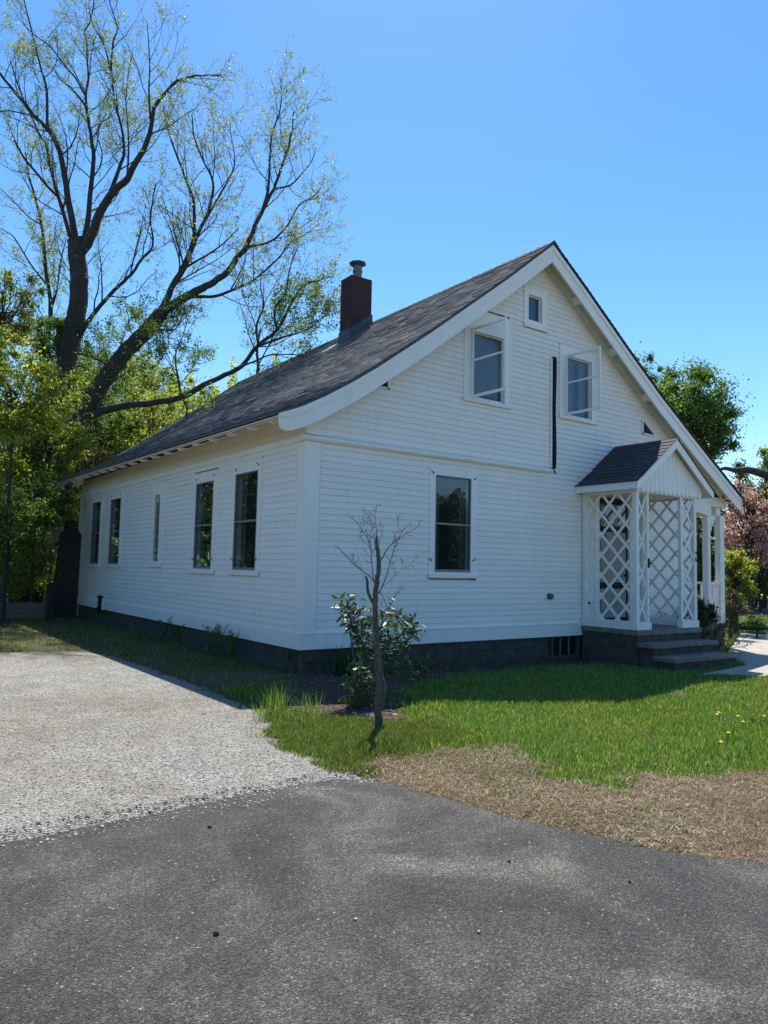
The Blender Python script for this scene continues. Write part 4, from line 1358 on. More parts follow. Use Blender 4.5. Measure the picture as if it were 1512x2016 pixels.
# ---- open side porch
sp = thing('side_porch', 'open white side porch with square posts at the right end of the house', 'porch')
pbox('porch_floor', (10.46, 11.75, -0.03, 4.8, -0.02, 0.10), mat=M['concrete'], par=sp)
pbox('porch_base', (10.5, 11.7, 0.0, 4.75, -0.75, -0.021), mat=M['foundation'], par=sp)
for b in ((10.98, 11.10, -0.02, 0.12), (11.56, 11.74, 0.0, 0.14), (11.56, 11.74, 2.3, 2.44), (11.56, 11.74, 4.6, 4.74)):
    pbox('post', b + (0.101, 2.70), par=sp)
pbox('beam', (10.46, 11.76, -0.03, 0.10, 2.90, 3.12), par=sp)
mb = MB()
n = 12
for i in range(n):
    xa, xb = 10.46 + 0.66 * i / n, 10.46 + 0.66 * (i + 1) / n
    za, zb = 2.72 - 0.09 * ((i) / n) ** 2, 2.72 - 0.09 * ((i + 1) / n) ** 2
    mb.hexa([(xa, -0.036, za), (xb, -0.036, zb), (xb, 0.02, zb), (xa, 0.02, za), (xa, -0.036, 2.899), (xb, -0.036, 2.899), (xb, 0.02, 2.899), (xa, 0.02, 2.899)])
mb.build('arched_valance', trimw, sp)
pbox('beam', (11.56, 11.76, 0.101, 4.8, 2.70, 3.12), par=sp)
pbox('porch_ceiling', (10.46, 11.56, 0.101, 4.8, 3.0, 3.02), mat=M['cream'], par=sp)
pbox('back_wall', (10.46, 11.74, 4.81, 4.87, 0.0, 3.1), mat=M['white'], par=sp)
pbox('rail', (11.10, 11.56, 0.02, 0.08, 1.02, 1.08), par=sp); pbox('rail', (11.62, 11.68, 0.14, 2.3, 1.02, 1.08), par=sp)
for i in range(4): pbox('baluster', (11.16 + i * 0.11, 11.20 + i * 0.11, 0.03, 0.07, 0.101, 1.019), par=sp)
for i in range(14): pbox('baluster', (11.63, 11.67, 0.25 + i * 0.145, 0.29 + i * 0.145, 0.101, 1.019), par=sp)
br = MB()
pts = [(11.11, 2.68), (11.40, 2.68), (11.38, 2.60), (11.30, 2.57), (11.33, 2.50), (11.27, 2.42), (11.22, 2.44), (11.23, 2.34), (11.17, 2.26), (11.11, 2.16)]
br.prism([(x + 0.0, 0.02, z) for x, z in reversed(pts)], (0, 0.03, 0)).build('bracket', trimw, sp)

# ------------------------------------------------------------------ trees
TR = random.Random(99)


def rnd_dir(r, flat=1.0):
    while True:
        v = Vector((r.uniform(-1, 1), r.uniform(-1, 1), r.uniform(-1, 1) * flat))
        if 0.05 < v.length < 1: return v.normalized()


def smooth_path(pts, sub=3):
    out = []
    n = len(pts)
    for i in range(n - 1):
        p0, p1, p2, p3 = pts[max(i - 1, 0)], pts[i], pts[i + 1], pts[min(i + 2, n - 1)]
        for k in range(sub):
            t = k / sub
            out.append(0.5 * ((2 * p1) + (p2 - p0) * t + (2 * p0 - 5 * p1 + 4 * p2 - p3) * t * t + (3 * p1 - p0 - 3 * p2 + p3) * t ** 3))
    out.append(pts[-1])
    return out


def branch(mb, start, d, L, r0, n, r, up, sides, wob=0.25):
    pts = [start]; p = start.copy(); d = d.normalized(); k = max(2, n)
    for i in range(k):
        d = (d + rnd_dir(r) * wob + Vector((0, 0, up))).normalized()
        p = p + d * (L / k); pts.append(p.copy())
    rad = [r0 * (1 - 0.75 * i / k) for i in range(k + 1)]
    mb.tube(pts, rad, sides, cap=False)
    return pts, rad


def ramify(mb, pts, rad, r, level, spec, tips, twigs, start_t=0.15):
    """spec[level] = (spacing, length, up, sides)"""
    if level >= len(spec): return
    spacing, length, up, sides, nseg = spec[level]
    cum = [0.0]
    for a, b in zip(pts, pts[1:]): cum.append(cum[-1] + (b - a).length)
    T = cum[-1]
    s = T * start_t + r.random() * spacing
    side = 1
    while s < T:
        i = 0
        while i < len(cum) - 2 and cum[i + 1] < s: i += 1
        t = (s - cum[i]) / max(1e-6, cum[i + 1] - cum[i])
        p = pts[i].lerp(pts[i + 1], t); pd = (pts[i + 1] - pts[i]).normalized()
        rr_ = rad[i] + (rad[i + 1] - rad[i]) * t
        perp = pd.cross(rnd_dir(r)).normalized()
        d = (pd * 0.75 + perp * 0.8).normalized()
        L = length * r.uniform(0.5, 1.15) * (1 - 0.45 * s / T)
        b0 = min(rr_ * 0.5, L * 0.013)
        bp, br_ = branch(mb, p, d, L, max(b0, 0.0035), nseg, r, up, sides)
        if level >= len(spec) - 2: twigs.extend(bp[1:])
        if level == len(spec) - 1: tips.append(bp[-1])
        ramify(mb, bp, br_, r, level + 1, spec, tips, twigs, 0.2)
        s += spacing * r.uniform(0.6, 1.4)


def leaf_cards(name, C, size, mat, parent=None, aspect=0.6, flat=0.0, jitter=0.0, kind='stuff', up=0.0):
    C = np.asarray(C, float)
    if jitter: C = C + RNG.normal(0, jitter, C.shape)
    n = len(C)
    a = RNG.normal(0, 1, (n, 3)); a[:, 2] = a[:, 2] * (1 - flat) + up; a /= np.linalg.norm(a, axis=1)[:, None]
    b = RNG.normal(0, 1, (n, 3)); b -= a * (a * b).sum(1)[:, None]; b /= np.linalg.norm(b, axis=1)[:, None]
    c = np.cross(a, b)
    s = size * (0.6 + 0.8 * RNG.random(n))[:, None]
    V = np.empty((n, 4, 3))
    V[:, 0] = C - a * s * 0.5; V[:, 2] = C + a * s * 0.5
    V[:, 1] = C + b * s * 0.5 * aspect + c * s * 0.12; V[:, 3] = C - b * s * 0.5 * aspect + c * s * 0.12
    q = np.arange(n)[:, None] * 4
    o = link(name, np_mesh(name, V.reshape(-1, 3), [q + np.array([[0, 1, 2]]), q + np.array([[0, 2, 3]])], mat), parent)
    if kind: o['kind'] = kind
    return o


def traced_tree(name, label, depth, limbs, spec, leaf, seed, base=None, nl=9000, leaf_size=0.058, lowleaf=None, group=None, bark='bark'):
    """limbs: list of (points in the picture, r0, r1, depth offset at start, at end)"""
    r = random.Random(seed)
    b0 = W(limbs[0][0][0][0], limbs[0][0][0][1], depth)
    t = thing(name, label, 'tree', (0, 0, 0), group)
    trunk, br_ = MB(), MB(); tips, twigs = [], []
    for li, (pp, r0, r1, d0, d1) in enumerate(limbs):
        n = len(pp)
        pts = [W(x, y, depth + d0 + (d1 - d0) * i / (n - 1)) for i, (x, y) in enumerate(pp)]
        if li == 0:   # carry the trunk down to the ground
            g = Vector((pts[0].x, pts[0].y, gz(pts[0].x, pts[0].y) - 0.2))
            dd = (pts[1] - pts[0]); g.x -= dd.x * 0.5; g.y -= dd.y * 0.5
            pts = [g] + pts; n += 1
        sp = smooth_path(pts, 3)
        sp = [p + rnd_dir(r) * (r0 * 0.06) for p in sp]
        m = len(sp)
        k_ = 0.92 if li == 0 else 0.58
        rad = [k_ * (r0 + (r1 - r0) * (i / (m - 1)) ** 0.7) for i in range(m)]
        if li == 0: rad[0] *= 1.3; rad[1] *= 1.1
        trunk.tube(sp, rad, 10 if r0 > 0.15 else 7)
        ramify(br_, sp, rad, r, 0, spec, tips, twigs, 0.6 if li == 0 or r0 > 0.25 else 0.12)
    trunk.build('trunk', M[bark], t, smooth=True)
    tag(br_.build('branches', M[bark], t), kind='stuff')
    P = np.array([tuple(p) for p in (twigs if nl > len(tips) else tips)])
    if nl and len(P):
        sub = RNG.integers(0, len(P), nl // 5)
        k = sub[RNG.integers(0, len(sub), nl)]
        leaf_cards('crown', P[k], leaf_size, M[leaf], t, jitter=0.05)
        low = P[P[:, 2] < 9.5]
        if len(low) > 50:
            sub = RNG.integers(0, len(low), max(10, nl // 8)); k = sub[RNG.integers(0, len(sub), nl // 2)]
            leaf_cards('lower_leaves', low[k], leaf_size * 1.25, M['leaf_mid'], t, jitter=0.08)
    return t, tips, twigs


SPEC = [(0.38, 2.7, 0.15, 4, 5), (0.22, 1.0, 0.16, 3, 3), (0.11, 0.40, 0.12, 3, 2)]

A = [
    ([(62, 960), (72, 900), (90, 840), (106, 800), (122, 760), (132, 709), (140, 667), (151, 619), (155, 566), (155, 530), (151, 496), (149, 470)], 0.42, 0.30, 0, 0),
    ([(149, 475), (135, 397), (129, 355), (117, 298), (104, 268), (87, 248), (65, 226), (45, 199), (27, 179), (0, 145), (-30, 112), (-70, 60)], 0.21, 0.05, 0, -1.5),
    ([(148, 478), (139, 466), (122, 409), (109, 367), (99, 328), (92, 290), (77, 263), (60, 225), (40, 180), (20, 120)], 0.16, 0.04, 0, 1.5),
    ([(112, 385), (92, 365), (69, 337), (50, 315), (37, 293), (28, 275)], 0.09, 0.05, .3, -1),
    ([(93, 250), (93, 223), (92, 179), (82, 139), (74, 109), (60, 50), (48, 0), (42, -60)], 0.10, 0.03, -.5, 1),
    ([(152, 490), (166, 470), (174, 422), (179, 367), (184, 310), (180, 273), (174, 236), (169, 211), (159, 196), (141, 174), (124, 161), (100, 130)], 0.20, 0.04, 0, 2),
    ([(171, 215), (169, 184), (174, 154), (171, 112), (171, 82), (166, 62), (178, 42), (185, 0), (190, -50)], 0.09, 0.03, 1, 2.5),
    ([(168, 188), (149, 154), (131, 134), (109, 104), (94, 87), (72, 72), (45, 47)], 0.07, 0.02, 1.3, 0),
    ([(154, 500), (172, 480), (184, 454), (196, 422), (216, 387), (233, 367), (251, 352), (268, 320), (285, 288), (295, 263), (300, 231), (308, 203), (328, 181), (350, 159), (370, 152), (398, 149), (435, 149)], 0.33, 0.03, 0, -1.5),
    ([(216, 387), (218, 377), (228, 350), (238, 322), (244, 298), (239, 248), (226, 203), (218, 139), (203, 84), (184, 50), (174, 15)], 0.15, 0.03, -.5, 1.5),
    ([(296, 235), (293, 174), (295, 139), (293, 94), (290, 45)], 0.07, 0.02, -1.2, -2),
    ([(218, 139), (223, 82), (231, 55), (216, 5), (210, -50)], 0.07, 0.02, .8, 0),
    ([(155, 665), (166, 645), (190, 611), (215, 582), (245, 553), (262, 536), (278, 511), (301, 483), (296, 432), (300, 400), (306, 360)], 0.17, 0.03, 0, -2),
    ([(182, 350), (196, 330), (201, 300), (190, 262), (200, 240), (225, 225), (235, 200)], 0.06, 0.02, .5, 3),
    ([(300, 262), (330, 250), (352, 235), (380, 215)], 0.05, 0.015, -1, -3),
    ([(65, 228), (40, 222), (10, 218), (-30, 230)], 0.05, 0.02, -1, -2),
    ([(250, 352), (253, 300), (252, 250), (248, 200), (252, 150), (262, 95)], 0.07, 0.02, -1, 1),
]
traced_tree('maple_tree', 'tall bare limbed tree just leafing out, standing left of the house with two upright forks', 25.0, A, SPEC, 'leaf_spring', 5, nl=24000)
B = [
    ([(118, 905), (130, 868), (140, 849), (160, 825), (172, 805), (182, 784), (204, 749), (230, 717), (251, 688), (286, 656), (317, 614)], 0.42, 0.25, 0, 0),
    ([(312, 620), (344, 598), (376, 580), (400, 566), (419, 556), (450, 533), (467, 506), (483, 489), (503, 444), (519, 408), (539, 372), (550, 342), (564, 300), (575, 256), (578, 220)], 0.29, 0.03, 0, -1.5),
    ([(519, 408), (528, 372), (531, 322), (535, 267), (550, 222), (555, 183), (551, 152)], 0.10, 0.02, -.8, .5),
    ([(483, 489), (497, 484), (517, 481), (542, 469), (567, 442), (589, 403), (614, 389), (632, 370)], 0.09, 0.02, -.8, -2.5),
    ([(542, 372), (572, 364), (592, 344), (614, 317), (622, 290)], 0.06, 0.015, -.8, -2),
    ([(376, 584), (394, 584), (425, 583), (455, 572), (489, 558), (522, 533), (550, 506), (575, 475), (600, 462), (630, 440)], 0.13, 0.02, 0, 1.5),
    ([(455, 569), (469, 544), (480, 519), (484, 515)], 0.05, 0.03, 0, -.4),
    ([(314, 618), (328, 590), (340, 563), (361, 525), (380, 475), (383, 442), (380, 392), (364, 350), (344, 294), (330, 253), (322, 210)], 0.23, 0.03, 0, 2.5),
    ([(318, 612), (340, 565), (365, 525), (392, 455), (408, 422), (419, 378), (417, 350), (403, 322), (383, 272), (378, 225)], 0.15, 0.03, .2, -1),
    ([(408, 425), (444, 364), (461, 328), (460, 295), (455, 267), (450, 232)], 0.07, 0.02, 0, 2),
    ([(360, 530), (385, 515), (411, 500), (439, 480), (458, 461), (470, 448)], 0.08, 0.02, .5, -1.5),
    ([(172, 818), (201, 810), (238, 800), (291, 794), (357, 783), (400, 758), (444, 738), (477, 719), (509, 678), (546, 650), (569, 604), (597, 562), (625, 552), (650, 545)], 0.27, 0.03, 0, -2.5),
    ([(463, 726), (500, 712), (532, 699), (575, 698), (612, 702)], 0.07, 0.02, -1.5, -3),
    ([(512, 680), (556, 664), (602, 650), (630, 628), (650, 612)], 0.08, 0.02, -2, -1),
    ([(509, 678), (505, 640), (520, 600), (512, 560), (520, 520)], 0.09, 0.02, -2, 0),
    ([(546, 650), (540, 610), (562, 575), (570, 530), (585, 490)], 0.08, 0.02, -2, -3),
    ([(357, 783), (350, 740), (345, 700), (360, 660), (372, 620)], 0.08, 0.02, -1, 1),
    ([(286, 656), (320, 650), (345, 648), (360, 620)], 0.08, 0.02, 0, -1),
    ([(140, 695), (175, 700), (200, 712), (222, 722)], 0.07, 0.05, 0, 0),
    ([(357, 785), (368, 800), (366, 830)], 0.06, 0.04, -1, -1),
]
traced_tree('maple_tree', 'big leaning tree behind the roof, its trunk slanting right and one long low limb', 24.0, B, SPEC, 'leaf_spring', 8, nl=25000)
C_ = [([(92, 800), (90, 740), (90, 699), (96, 650), (100, 614), (98, 580), (93, 553), (87, 496), (82, 442), (69, 387), (57, 347), (50, 300)], 0.17, 0.03, 0, 0),
      ([(100, 610), (112, 570), (118, 520), (128, 480), (140, 430)], 0.09, 0.02, 0, 1),
      ([(82, 442), (60, 430), (30, 400), (10, 380), (-20, 350)], 0.06, 0.02, 0, -1),
      ([(92, 560), (60, 520), (30, 470), (10, 455), (-20, 440)], 0.07, 0.02, 0, -1)]
traced_tree('slender_tree', 'slender young tree between the left picture edge and the tall bare tree', 28.0, C_, SPEC, 'leaf_spring', 12, nl=9000)
D_ = [([(500, 800), (503, 760), (508, 720), (506, 690), (512, 650)], 0.10, 0.05, 0, 0), ([(508, 720), (530, 680), (555, 650), (580, 640), (600, 625)], 0.06, 0.02, 0, -1),
      ([(508, 700), (490, 660), (480, 620), (470, 590)], 0.05, 0.02, 0, 1)]
traced_tree('slender_tree', 'thin bare tree whose top shows just above the roof ridge left of the chimney', 30.0, D_, SPEC, 'leaf_spring', 31, nl=1200)


def ground_at(p):
    return Vector((p.x, p.y, gz(p.x, p.y)))


def bushy(name, label, cat, px, py, depth, rpx, rpy, nl, leaf, size, seed, clumps=22, gap=0.55, trunk_r=0.08, group=None, squash=1.0, twigs=0):
    nl = int(nl * 1.8); clumps = int(clumps * 2.2); gap *= 0.8
    """leafy crown of many clumps of leaves around a branching trunk"""
    r = random.Random(seed)
    c = W(px, py, depth); k = depth / FPX
    rx, rz = rpx * k, rpy * k
    g = ground_at(c)
    t = thing(name, label, cat, tuple(g), group)
    ctr = []
    for i in range(clumps):
        d = rnd_dir(r); q = r.uniform(0.25, 0.95) ** 0.6
        ctr.append(Vector((c.x + d.x * rx * q, c.y + d.y * rx * q * squash, c.z + d.z * rz * q)))
    mb = MB()
    fork = Vector((c.x, c.y, max(g.z + 0.2, c.z - rz * 0.75)))
    mb.tube([Vector((g.x, g.y, g.z - 0.15)), (g + fork) / 2 + rnd_dir(r) * trunk_r, fork, Vector((c.x, c.y, c.z))], [trunk_r * 1.25, trunk_r, trunk_r * .85, trunk_r * .5], 7)
    for q in ctr:
        s = fork.lerp(Vector((c.x, c.y, c.z)), r.random())
        m = s.lerp(q, 0.5) + rnd_dir(r) * rx * 0.08
        mb.tube([s, m, q], [trunk_r * .4, trunk_r * .22, trunk_r * .08], 4, cap=False)
        for _ in range(3 + twigs):
            e = q + rnd_dir(r) * rx * r.uniform(.15, .4)
            mb.tube([m.lerp(q, r.random()), q.lerp(e, .5) + rnd_dir(r) * .04, e], [trunk_r * .1, trunk_r * .07, 0.003], 3, cap=False)
    for p in range(len(mb.v)):
        v = mb.v[p]; mb.v[p] = (v[0] - g.x, v[1] - g.y, v[2] - g.z)
    mb.build('trunk', M['bark'], t)
    ctr = np.array([tuple(q) for q in ctr])
    w = RNG.random(len(ctr)) ** 1.2 + 0.25; w /= w.sum()
    ci = RNG.choice(len(ctr), nl, p=w)
    cr = rx * gap * (0.35 + 0.65 * RNG.random(len(ctr)))
    dirs = RNG.normal(0, 1, (nl, 3)); dirs /= np.linalg.norm(dirs, axis=1)[:, None]
    rad = cr[ci] * np.abs(RNG.normal(0, 0.75, nl))
    P = ctr[ci] + dirs * rad[:, None] * np.array([1, 1, 0.72 * min(1.3, rz / rx)])
    P[:, 2] = np.maximum(P[:, 2], g.z + 0.03)
    P -= np.array(tuple(g))
    leaf_cards('foliage', P, size, M[leaf], t)
    return t


# understorey on the left, each bush and sapling on its own
bushy('sapling', 'yellow green maple sapling at the left picture edge, the brightest of the left foliage', 'tree', 30, 770, 19, 130, 120, 8500, 'leaf_yellow', 0.085, 1, 34, 0.42, 0.04)
bushy('sapling', 'yellow green sapling low in front of the tall bare trunk', 'tree', 100, 880, 22.8, 78, 85, 5000, 'leaf_yellow', 0.08, 2, 26, 0.42)
bushy('sapling', 'green sapling high at the left picture edge beside the slender tree', 'tree', 5, 610, 23, 85, 110, 4500, 'leaf_spring', 0.09, 3, 26, 0.4)
bushy('sapling', 'dull green sapling between the two big trunks', 'tree', 195, 800, 27, 85, 120, 5200, 'leaf_mid', 0.09, 4, 28, 0.42)
bushy('sapling', 'light green tree behind the long low limb', 'tree', 300, 860, 29, 120, 120, 8500, 'leaf_yellow', 0.10, 5, 34, 0.42)
bushy('sapling', 'yellow green tree behind the roof slope below the leaning trunk', 'tree', 400, 830, 32, 95, 85, 5000, 'leaf_yellow', 0.11, 6, 28, 0.42)
bushy('sapling', 'russet leaved shrub under the leaning trunk beside the eave', 'shrub', 185, 925, 27, 100, 80, 5500, 'leaf_brown', 0.065, 7, 26, 0.42, twigs=5)
bushy('shrub', 'dark green shrub in the shade at the left edge below the saplings', 'shrub', 20, 1030, 19, 75, 75, 5200, 'leaf_mid', 0.075, 8, 26, 0.45, 0.03)
bushy('shrub', 'dark shrub filling the gap left of the tall plank panel', 'shrub', 95, 965, 25, 75, 80, 6000, 'leaf_mid', 0.075, 9, 24, 0.45)
bushy('shrub', 'mid green shrub with lit leaves just left of the plank panel', 'shrub', 100, 1110, 25, 70, 80, 5000, 'leaf_mid', 0.07, 10, 24, 0.45)
bushy('shrub', 'low dark shrub above the short board wall at the left edge', 'shrub', 10, 1120, 22, 70, 70, 3200, 'leaf_dark', 0.07, 11, 20, 0.45)
bushy('shrub', 'mottled green shrub behind the plank panel under the eave corner', 'shrub', 130, 1020, 27, 60, 90, 4500, 'leaf_brown', 0.07, 12, 22, 0.45)
bushy('sapling', 'leafy green tree between the leaning trunk and the left saplings', 'tree', 150, 700, 30, 70, 90, 3500, 'leaf_mid', 0.10, 13, 24, 0.4)
bushy('sapling', 'green tree top seen under the fork of the leaning tree', 'tree', 300, 740, 34, 70, 60, 3200, 'leaf_mid', 0.11, 14, 22, 0.42)
bushy('sapling', 'pale green sapling left of the picture edge behind the gravel', 'tree', -90, 900, 20, 120, 170, 7000, 'leaf_yellow', 0.09, 15, 30, 0.42)
# right side of the house
bushy('round_tree', 'dense round green tree rising behind the right slope of the roof', 'tree', 1345, 835, 42, 108, 114, 30000, 'leaf_mid', 0.15, 20, 80, 0.42, 0.2)
bushy('round_tree', 'smaller leafy tree behind the roof, left of the dense round tree', 'tree', 1275, 790, 50, 55, 100, 4500, 'leaf_mid', 0.18, 21, 26, 0.4, 0.15)
bushy('round_tree', 'light green tree at the right picture edge behind the pink tree', 'tree', 1500, 980, 40, 70, 125, 7000, 'leaf_spring', 0.15, 22, 30, 0.4, 0.15)
bushy('crabapple_tree', 'crabapple tree covered in pink blossom at the right picture edge', 'tree', 1478, 1030, 24, 72, 85, 9000, 'blossom', 0.075, 23, 34, 0.38, 0.10, twigs=6)
bushy('shrub', 'bright yellow green shrub beside the side porch post', 'shrub', 1447, 1140, 22, 38, 72, 4600, 'leaf_yellow', 0.075, 24, 20, 0.45)
bushy('shrub', 'twiggy brown shrub in front of the bright green one', 'shrub', 1440, 1195, 20, 36, 38, 1300, 'leaf_brown', 0.05, 25, 18, 0.4, 0.05, twigs=22)
bushy('shrub', 'dark evergreen shrub behind the opening of the side porch', 'shrub', 1384, 1120, 24, 40, 105, 8000, 'leaf_dark', 0.07, 26, 20, 0.55)
bushy('shrub', 'dark woodland edge shrub behind the pink tree', 'shrub', 1495, 1120, 36, 50, 70, 5000, 'leaf_brown', 0.12, 27, 24, 0.45, twigs=8)
bushy('shrub', 'small round green bush on the far lawn by the road', 'shrub', 1490, 1224, 20.5, 26, 14, 1600, 'leaf_mid', 0.05, 28, 14, 0.5, 0.03)
bushy('shrub', 'yellowish ground shrub across the road at the right edge', 'shrub', 1490, 1168, 40, 38, 22, 1600, 'leaf_yellow', 0.11, 29, 14, 0.5)

# bare dark limb reaching in from the right edge
t = thing('overhanging_limb_tree', 'tree off the right edge with one dark crooked limb reaching into view', 'tree')
mb = MB()
pa = [W(x, y, 25) for x, y in ((1640, 1170), (1625, 1080), (1600, 1010), (1560, 960), (1530, 945), (1500, 932), (1470, 925), (1448, 926), (1425, 922), (1405, 930))]
pa[0].z = -0.6
mb.tube(smooth_path(pa), [0.28 - 0.25 * i / 27 for i in range(28)], 8)
mb.build('trunk', M['bark'], t, smooth=True)
br_ = MB(); tips, tw = [], []
sp_ = smooth_path(pa)[14:]
ramify(br_, sp_, [0.1 - 0.003 * i for i in range(len(sp_))], random.Random(4), 0, [(0.35, 1.1, 0.1, 4, 4), (0.16, 0.5, 0.12, 3, 3), (0.1, 0.2, 0.1, 3, 2)], tips, tw, 0.1)
tag(br_.build('branches', M['bark'], t), kind='stuff')

bushy('evergreen_shrub', 'broad dark evergreen filling the view through the side porch', 'shrub', 1400, 1085, 27, 48, 95, 9000, 'leaf_dark', 0.11, 63, 26, 0.5)
bushy('sapling', 'bright green sapling in the middle of the left bank of foliage', 'tree', 60, 930, 26, 90, 110, 6500, 'leaf_yellow', 0.085, 64, 30, 0.42)
bushy('sapling', 'leafy sapling hiding the foot of the leaning trunk beside the plank panel', 'tree', 72, 990, 21, 72, 80, 5200, 'leaf_mid', 0.075, 67, 28, 0.42, 0.04)
bushy('shrub', 'yellow green shrub low at the left edge above the board wall', 'shrub', 45, 1120, 21, 60, 62, 4200, 'leaf_yellow', 0.065, 68, 24, 0.42, 0.03)
bushy('shrub', 'bright leafy shrub between the left saplings and the big trunks', 'shrub', 20, 880, 24, 85, 95, 6500, 'leaf_yellow', 0.085, 69, 28, 0.42, 0.04)
bushy('sapling', 'fresh green tree at mid height behind the tall bare trunk', 'tree', 120, 790, 29, 95, 100, 6500, 'leaf_spring', 0.095, 65, 30, 0.42)
bushy('sapling', 'fresh green tree behind the leaning trunk above the roof edge', 'tree', 250, 800, 31, 95, 105, 7000, 'leaf_spring', 0.10, 66, 30, 0.42)

# grey trunks in the dark wood on the right
for i, (px, w_) in enumerate(((1476, .09), (1487, .07), (1498, .11), (1508, .08), (1466, .07))):
    p = W(px, 1180, 44 + i); g = ground_at(p)
    t = thing('bare_trunk', ['pale bare trunk in the dark wood, second from the left of five', 'thin bare trunk in the middle of the five in the dark wood', 'thickest bare trunk in the dark wood beyond the road', 'bare trunk at the right picture edge in the dark wood', 'leftmost thin bare trunk in the dark wood beyond the road'][i], 'tree', tuple(g), 'bare trunks in the dark wood on the right')
    MB().tube([(0, 0, -.2), (0.08, 0, 2.5), (0.0, 0.1, 6.5)], [w_ * 1.4, w_, w_ * .5], 6).build('trunk', M['twig'], t)
# fallen log by the road
p0, p1 = W(1452, 1190, 23), W(1512, 1196, 23)
p0.z = p1.z = gz(10, 0) + 0.14
lg = MB().tube([p0, p0.lerp(p1, .3) + Vector((0, 0, .04)), p0.lerp(p1, .7), p1], [0.10, 0.14, 0.12, 0.07], 8).tube([p0.lerp(p1, .4), p0.lerp(p1, .45) + Vector((0.1, -.2, .25))], [0.05, 0.02], 5)
tag(lg.build('fallen_log', M['bark']), 'dark fallen log lying beside the road at the right edge', 'log')

# far woods: a ring of foliage round the place as one mass
def woods():
    n = 42000
    th = RNG.uniform(0, 2 * np.pi, n)
    R_ = 62 + 26 * RNG.random(n)
    top = 9.5 + 2.6 * np.sin(th * 9) + 1.6 * np.sin(th * 23 + 1) + 1.2 * np.sin(th * 51 + 2)
    top = top * np.clip(0.66 + 0.36 * np.cos(th - 1.2), 0.35, 1.0)
    P = np.stack([R_ * np.cos(th) + 2, R_ * np.sin(th) + 2, -0.4 + top * RNG.random(n) ** 0.8], 1)
    return leaf_cards('far_woods', P, 1.0, M['leaf_mid'], None, aspect=0.8)


o = woods(); tag(o, 'mass of far woodland all around the place', 'woods')


# darker wood mass right behind the left understorey and behind the right shrubs
def mass(name, label, ax, bx, depth, y0, y1, n, size, leaf):
    P = []
    px = RNG.uniform(ax, bx, n); d = depth + RNG.uniform(-2.5, 2.5, n)
    hh = y1 - (y1 - y0) * RNG.random(n) * (0.75 + 0.25 * np.sin(px / 23.0) * np.sin(px / 9.0 + 1))
    for a, b, c in zip(px, hh, d):
        q = W(a, b, c); P.append((q.x, q.y, max(q.z, -0.3)))
    return tag(leaf_cards(name, P, size, M[leaf]), label, 'undergrowth')


mass('undergrowth', 'dark undergrowth behind the left saplings', -260, 260, 33, 690, 1130, 30000, 0.17, 'leaf_mid')
mass('undergrowth', 'green undergrowth behind the far end of the roof', 120, 560, 38, 690, 1090, 26000, 0.19, 'leaf_yellow')
mass('undergrowth', 'dark wood edge beyond the road on the right', 1380, 1700, 47, 1040, 1175, 6000, 0.26, 'leaf_dark')

# trees round the viewer: seen as reflections in the windows, and they keep the open sky off the walls; those across from the front window are added to darken it
for i, (x, y, s, lb) in enumerate(((-15, 3, .5, 'broad green tree across the gravel drive, outside the picture on the left'), (-15, 11, .55, 'green tree farther back across the gravel drive'),
                                (-16, -4, .5, 'green tree beside the driveway, left of the viewer'), (-13.5, 18, .8, 'green tree at the far end of the gravel drive'),
                                (-11.5, 25, 1.15, 'tall green tree beyond the far end of the gravel drive'), (-16, 35, 1.3, 'tall tree at the very end of the drive'), (-17, -12, .8, 'green tree behind the viewer on the left'), (2, -44, .6, 'unseen green tree straight behind the viewer, added to darken window reflections'),
                                (19, -25, .75, 'unseen green tree behind the viewer, added to darken the front window'), (29, -30, .75, 'unseen green tree far to the right, added to darken the front window'))):
    n = 9000
    P = RNG.normal(0, 1, (n, 3)); P /= np.linalg.norm(P, axis=1)[:, None]
    P *= (RNG.random(n) ** 0.4)[:, None] * np.array([3.4, 3.8, 5.0]) * s * (0.8 + 0.2 * np.sin(P[:, :1] * 5) * np.cos(P[:, 1:2] * 7))
    t = thing('broad_tree', lb, 'tree', (x, y, gz(x, y)))
    P[:, 2] += 5.4 * s
    MB().tube([(0, 0, -.2), (0.1, 0, 2), (0, 0.1, 5)], [0.28, 0.2, 0.1], 8).build('trunk', M['bark'], t)
    leaf_cards('foliage', P, 0.34, M['leaf_mid'], t)

# ------------------------------------------------------------------ dead young tree in front of the corner
yt = thing('young_tree', 'dead leafless young tree with a cut top standing in the flower bed', 'tree')
YD = 6.95
def Wt(px, py, dd=0.0):
    return W(px, py, 7.35 + dd)


def base_pt(px, py):
    d = CR * ((px - 756.0) / FPX) - CU * ((py - 1008.0) / FPX) + CF
    t_ = (-0.36 - CAM.z) / d.z
    return CAM + d * t_, t_


bp_, DT = base_pt(743, 1430)


def Y_(px, py, dd=0.0):
    return W(px, py, DT + dd)


tb = MB()


def ytube(pp, r0, r1, sides=7, d0=0.0, d1=0.0, name=None, sub=3, wob=0.15):
    n = len(pp)
    pts = smooth_path([Y_(x, y, d0 + (d1 - d0) * i / (n - 1)) for i, (x, y) in enumerate(pp)], sub)
    r = TR
    pts = [p + rnd_dir(r) * (r0 + r1) / 2 * wob for p in pts]
    m = len(pts)
    return tb.tube(pts, [r0 + (r1 - r0) * (i / (m - 1)) for i in range(m)], sides)


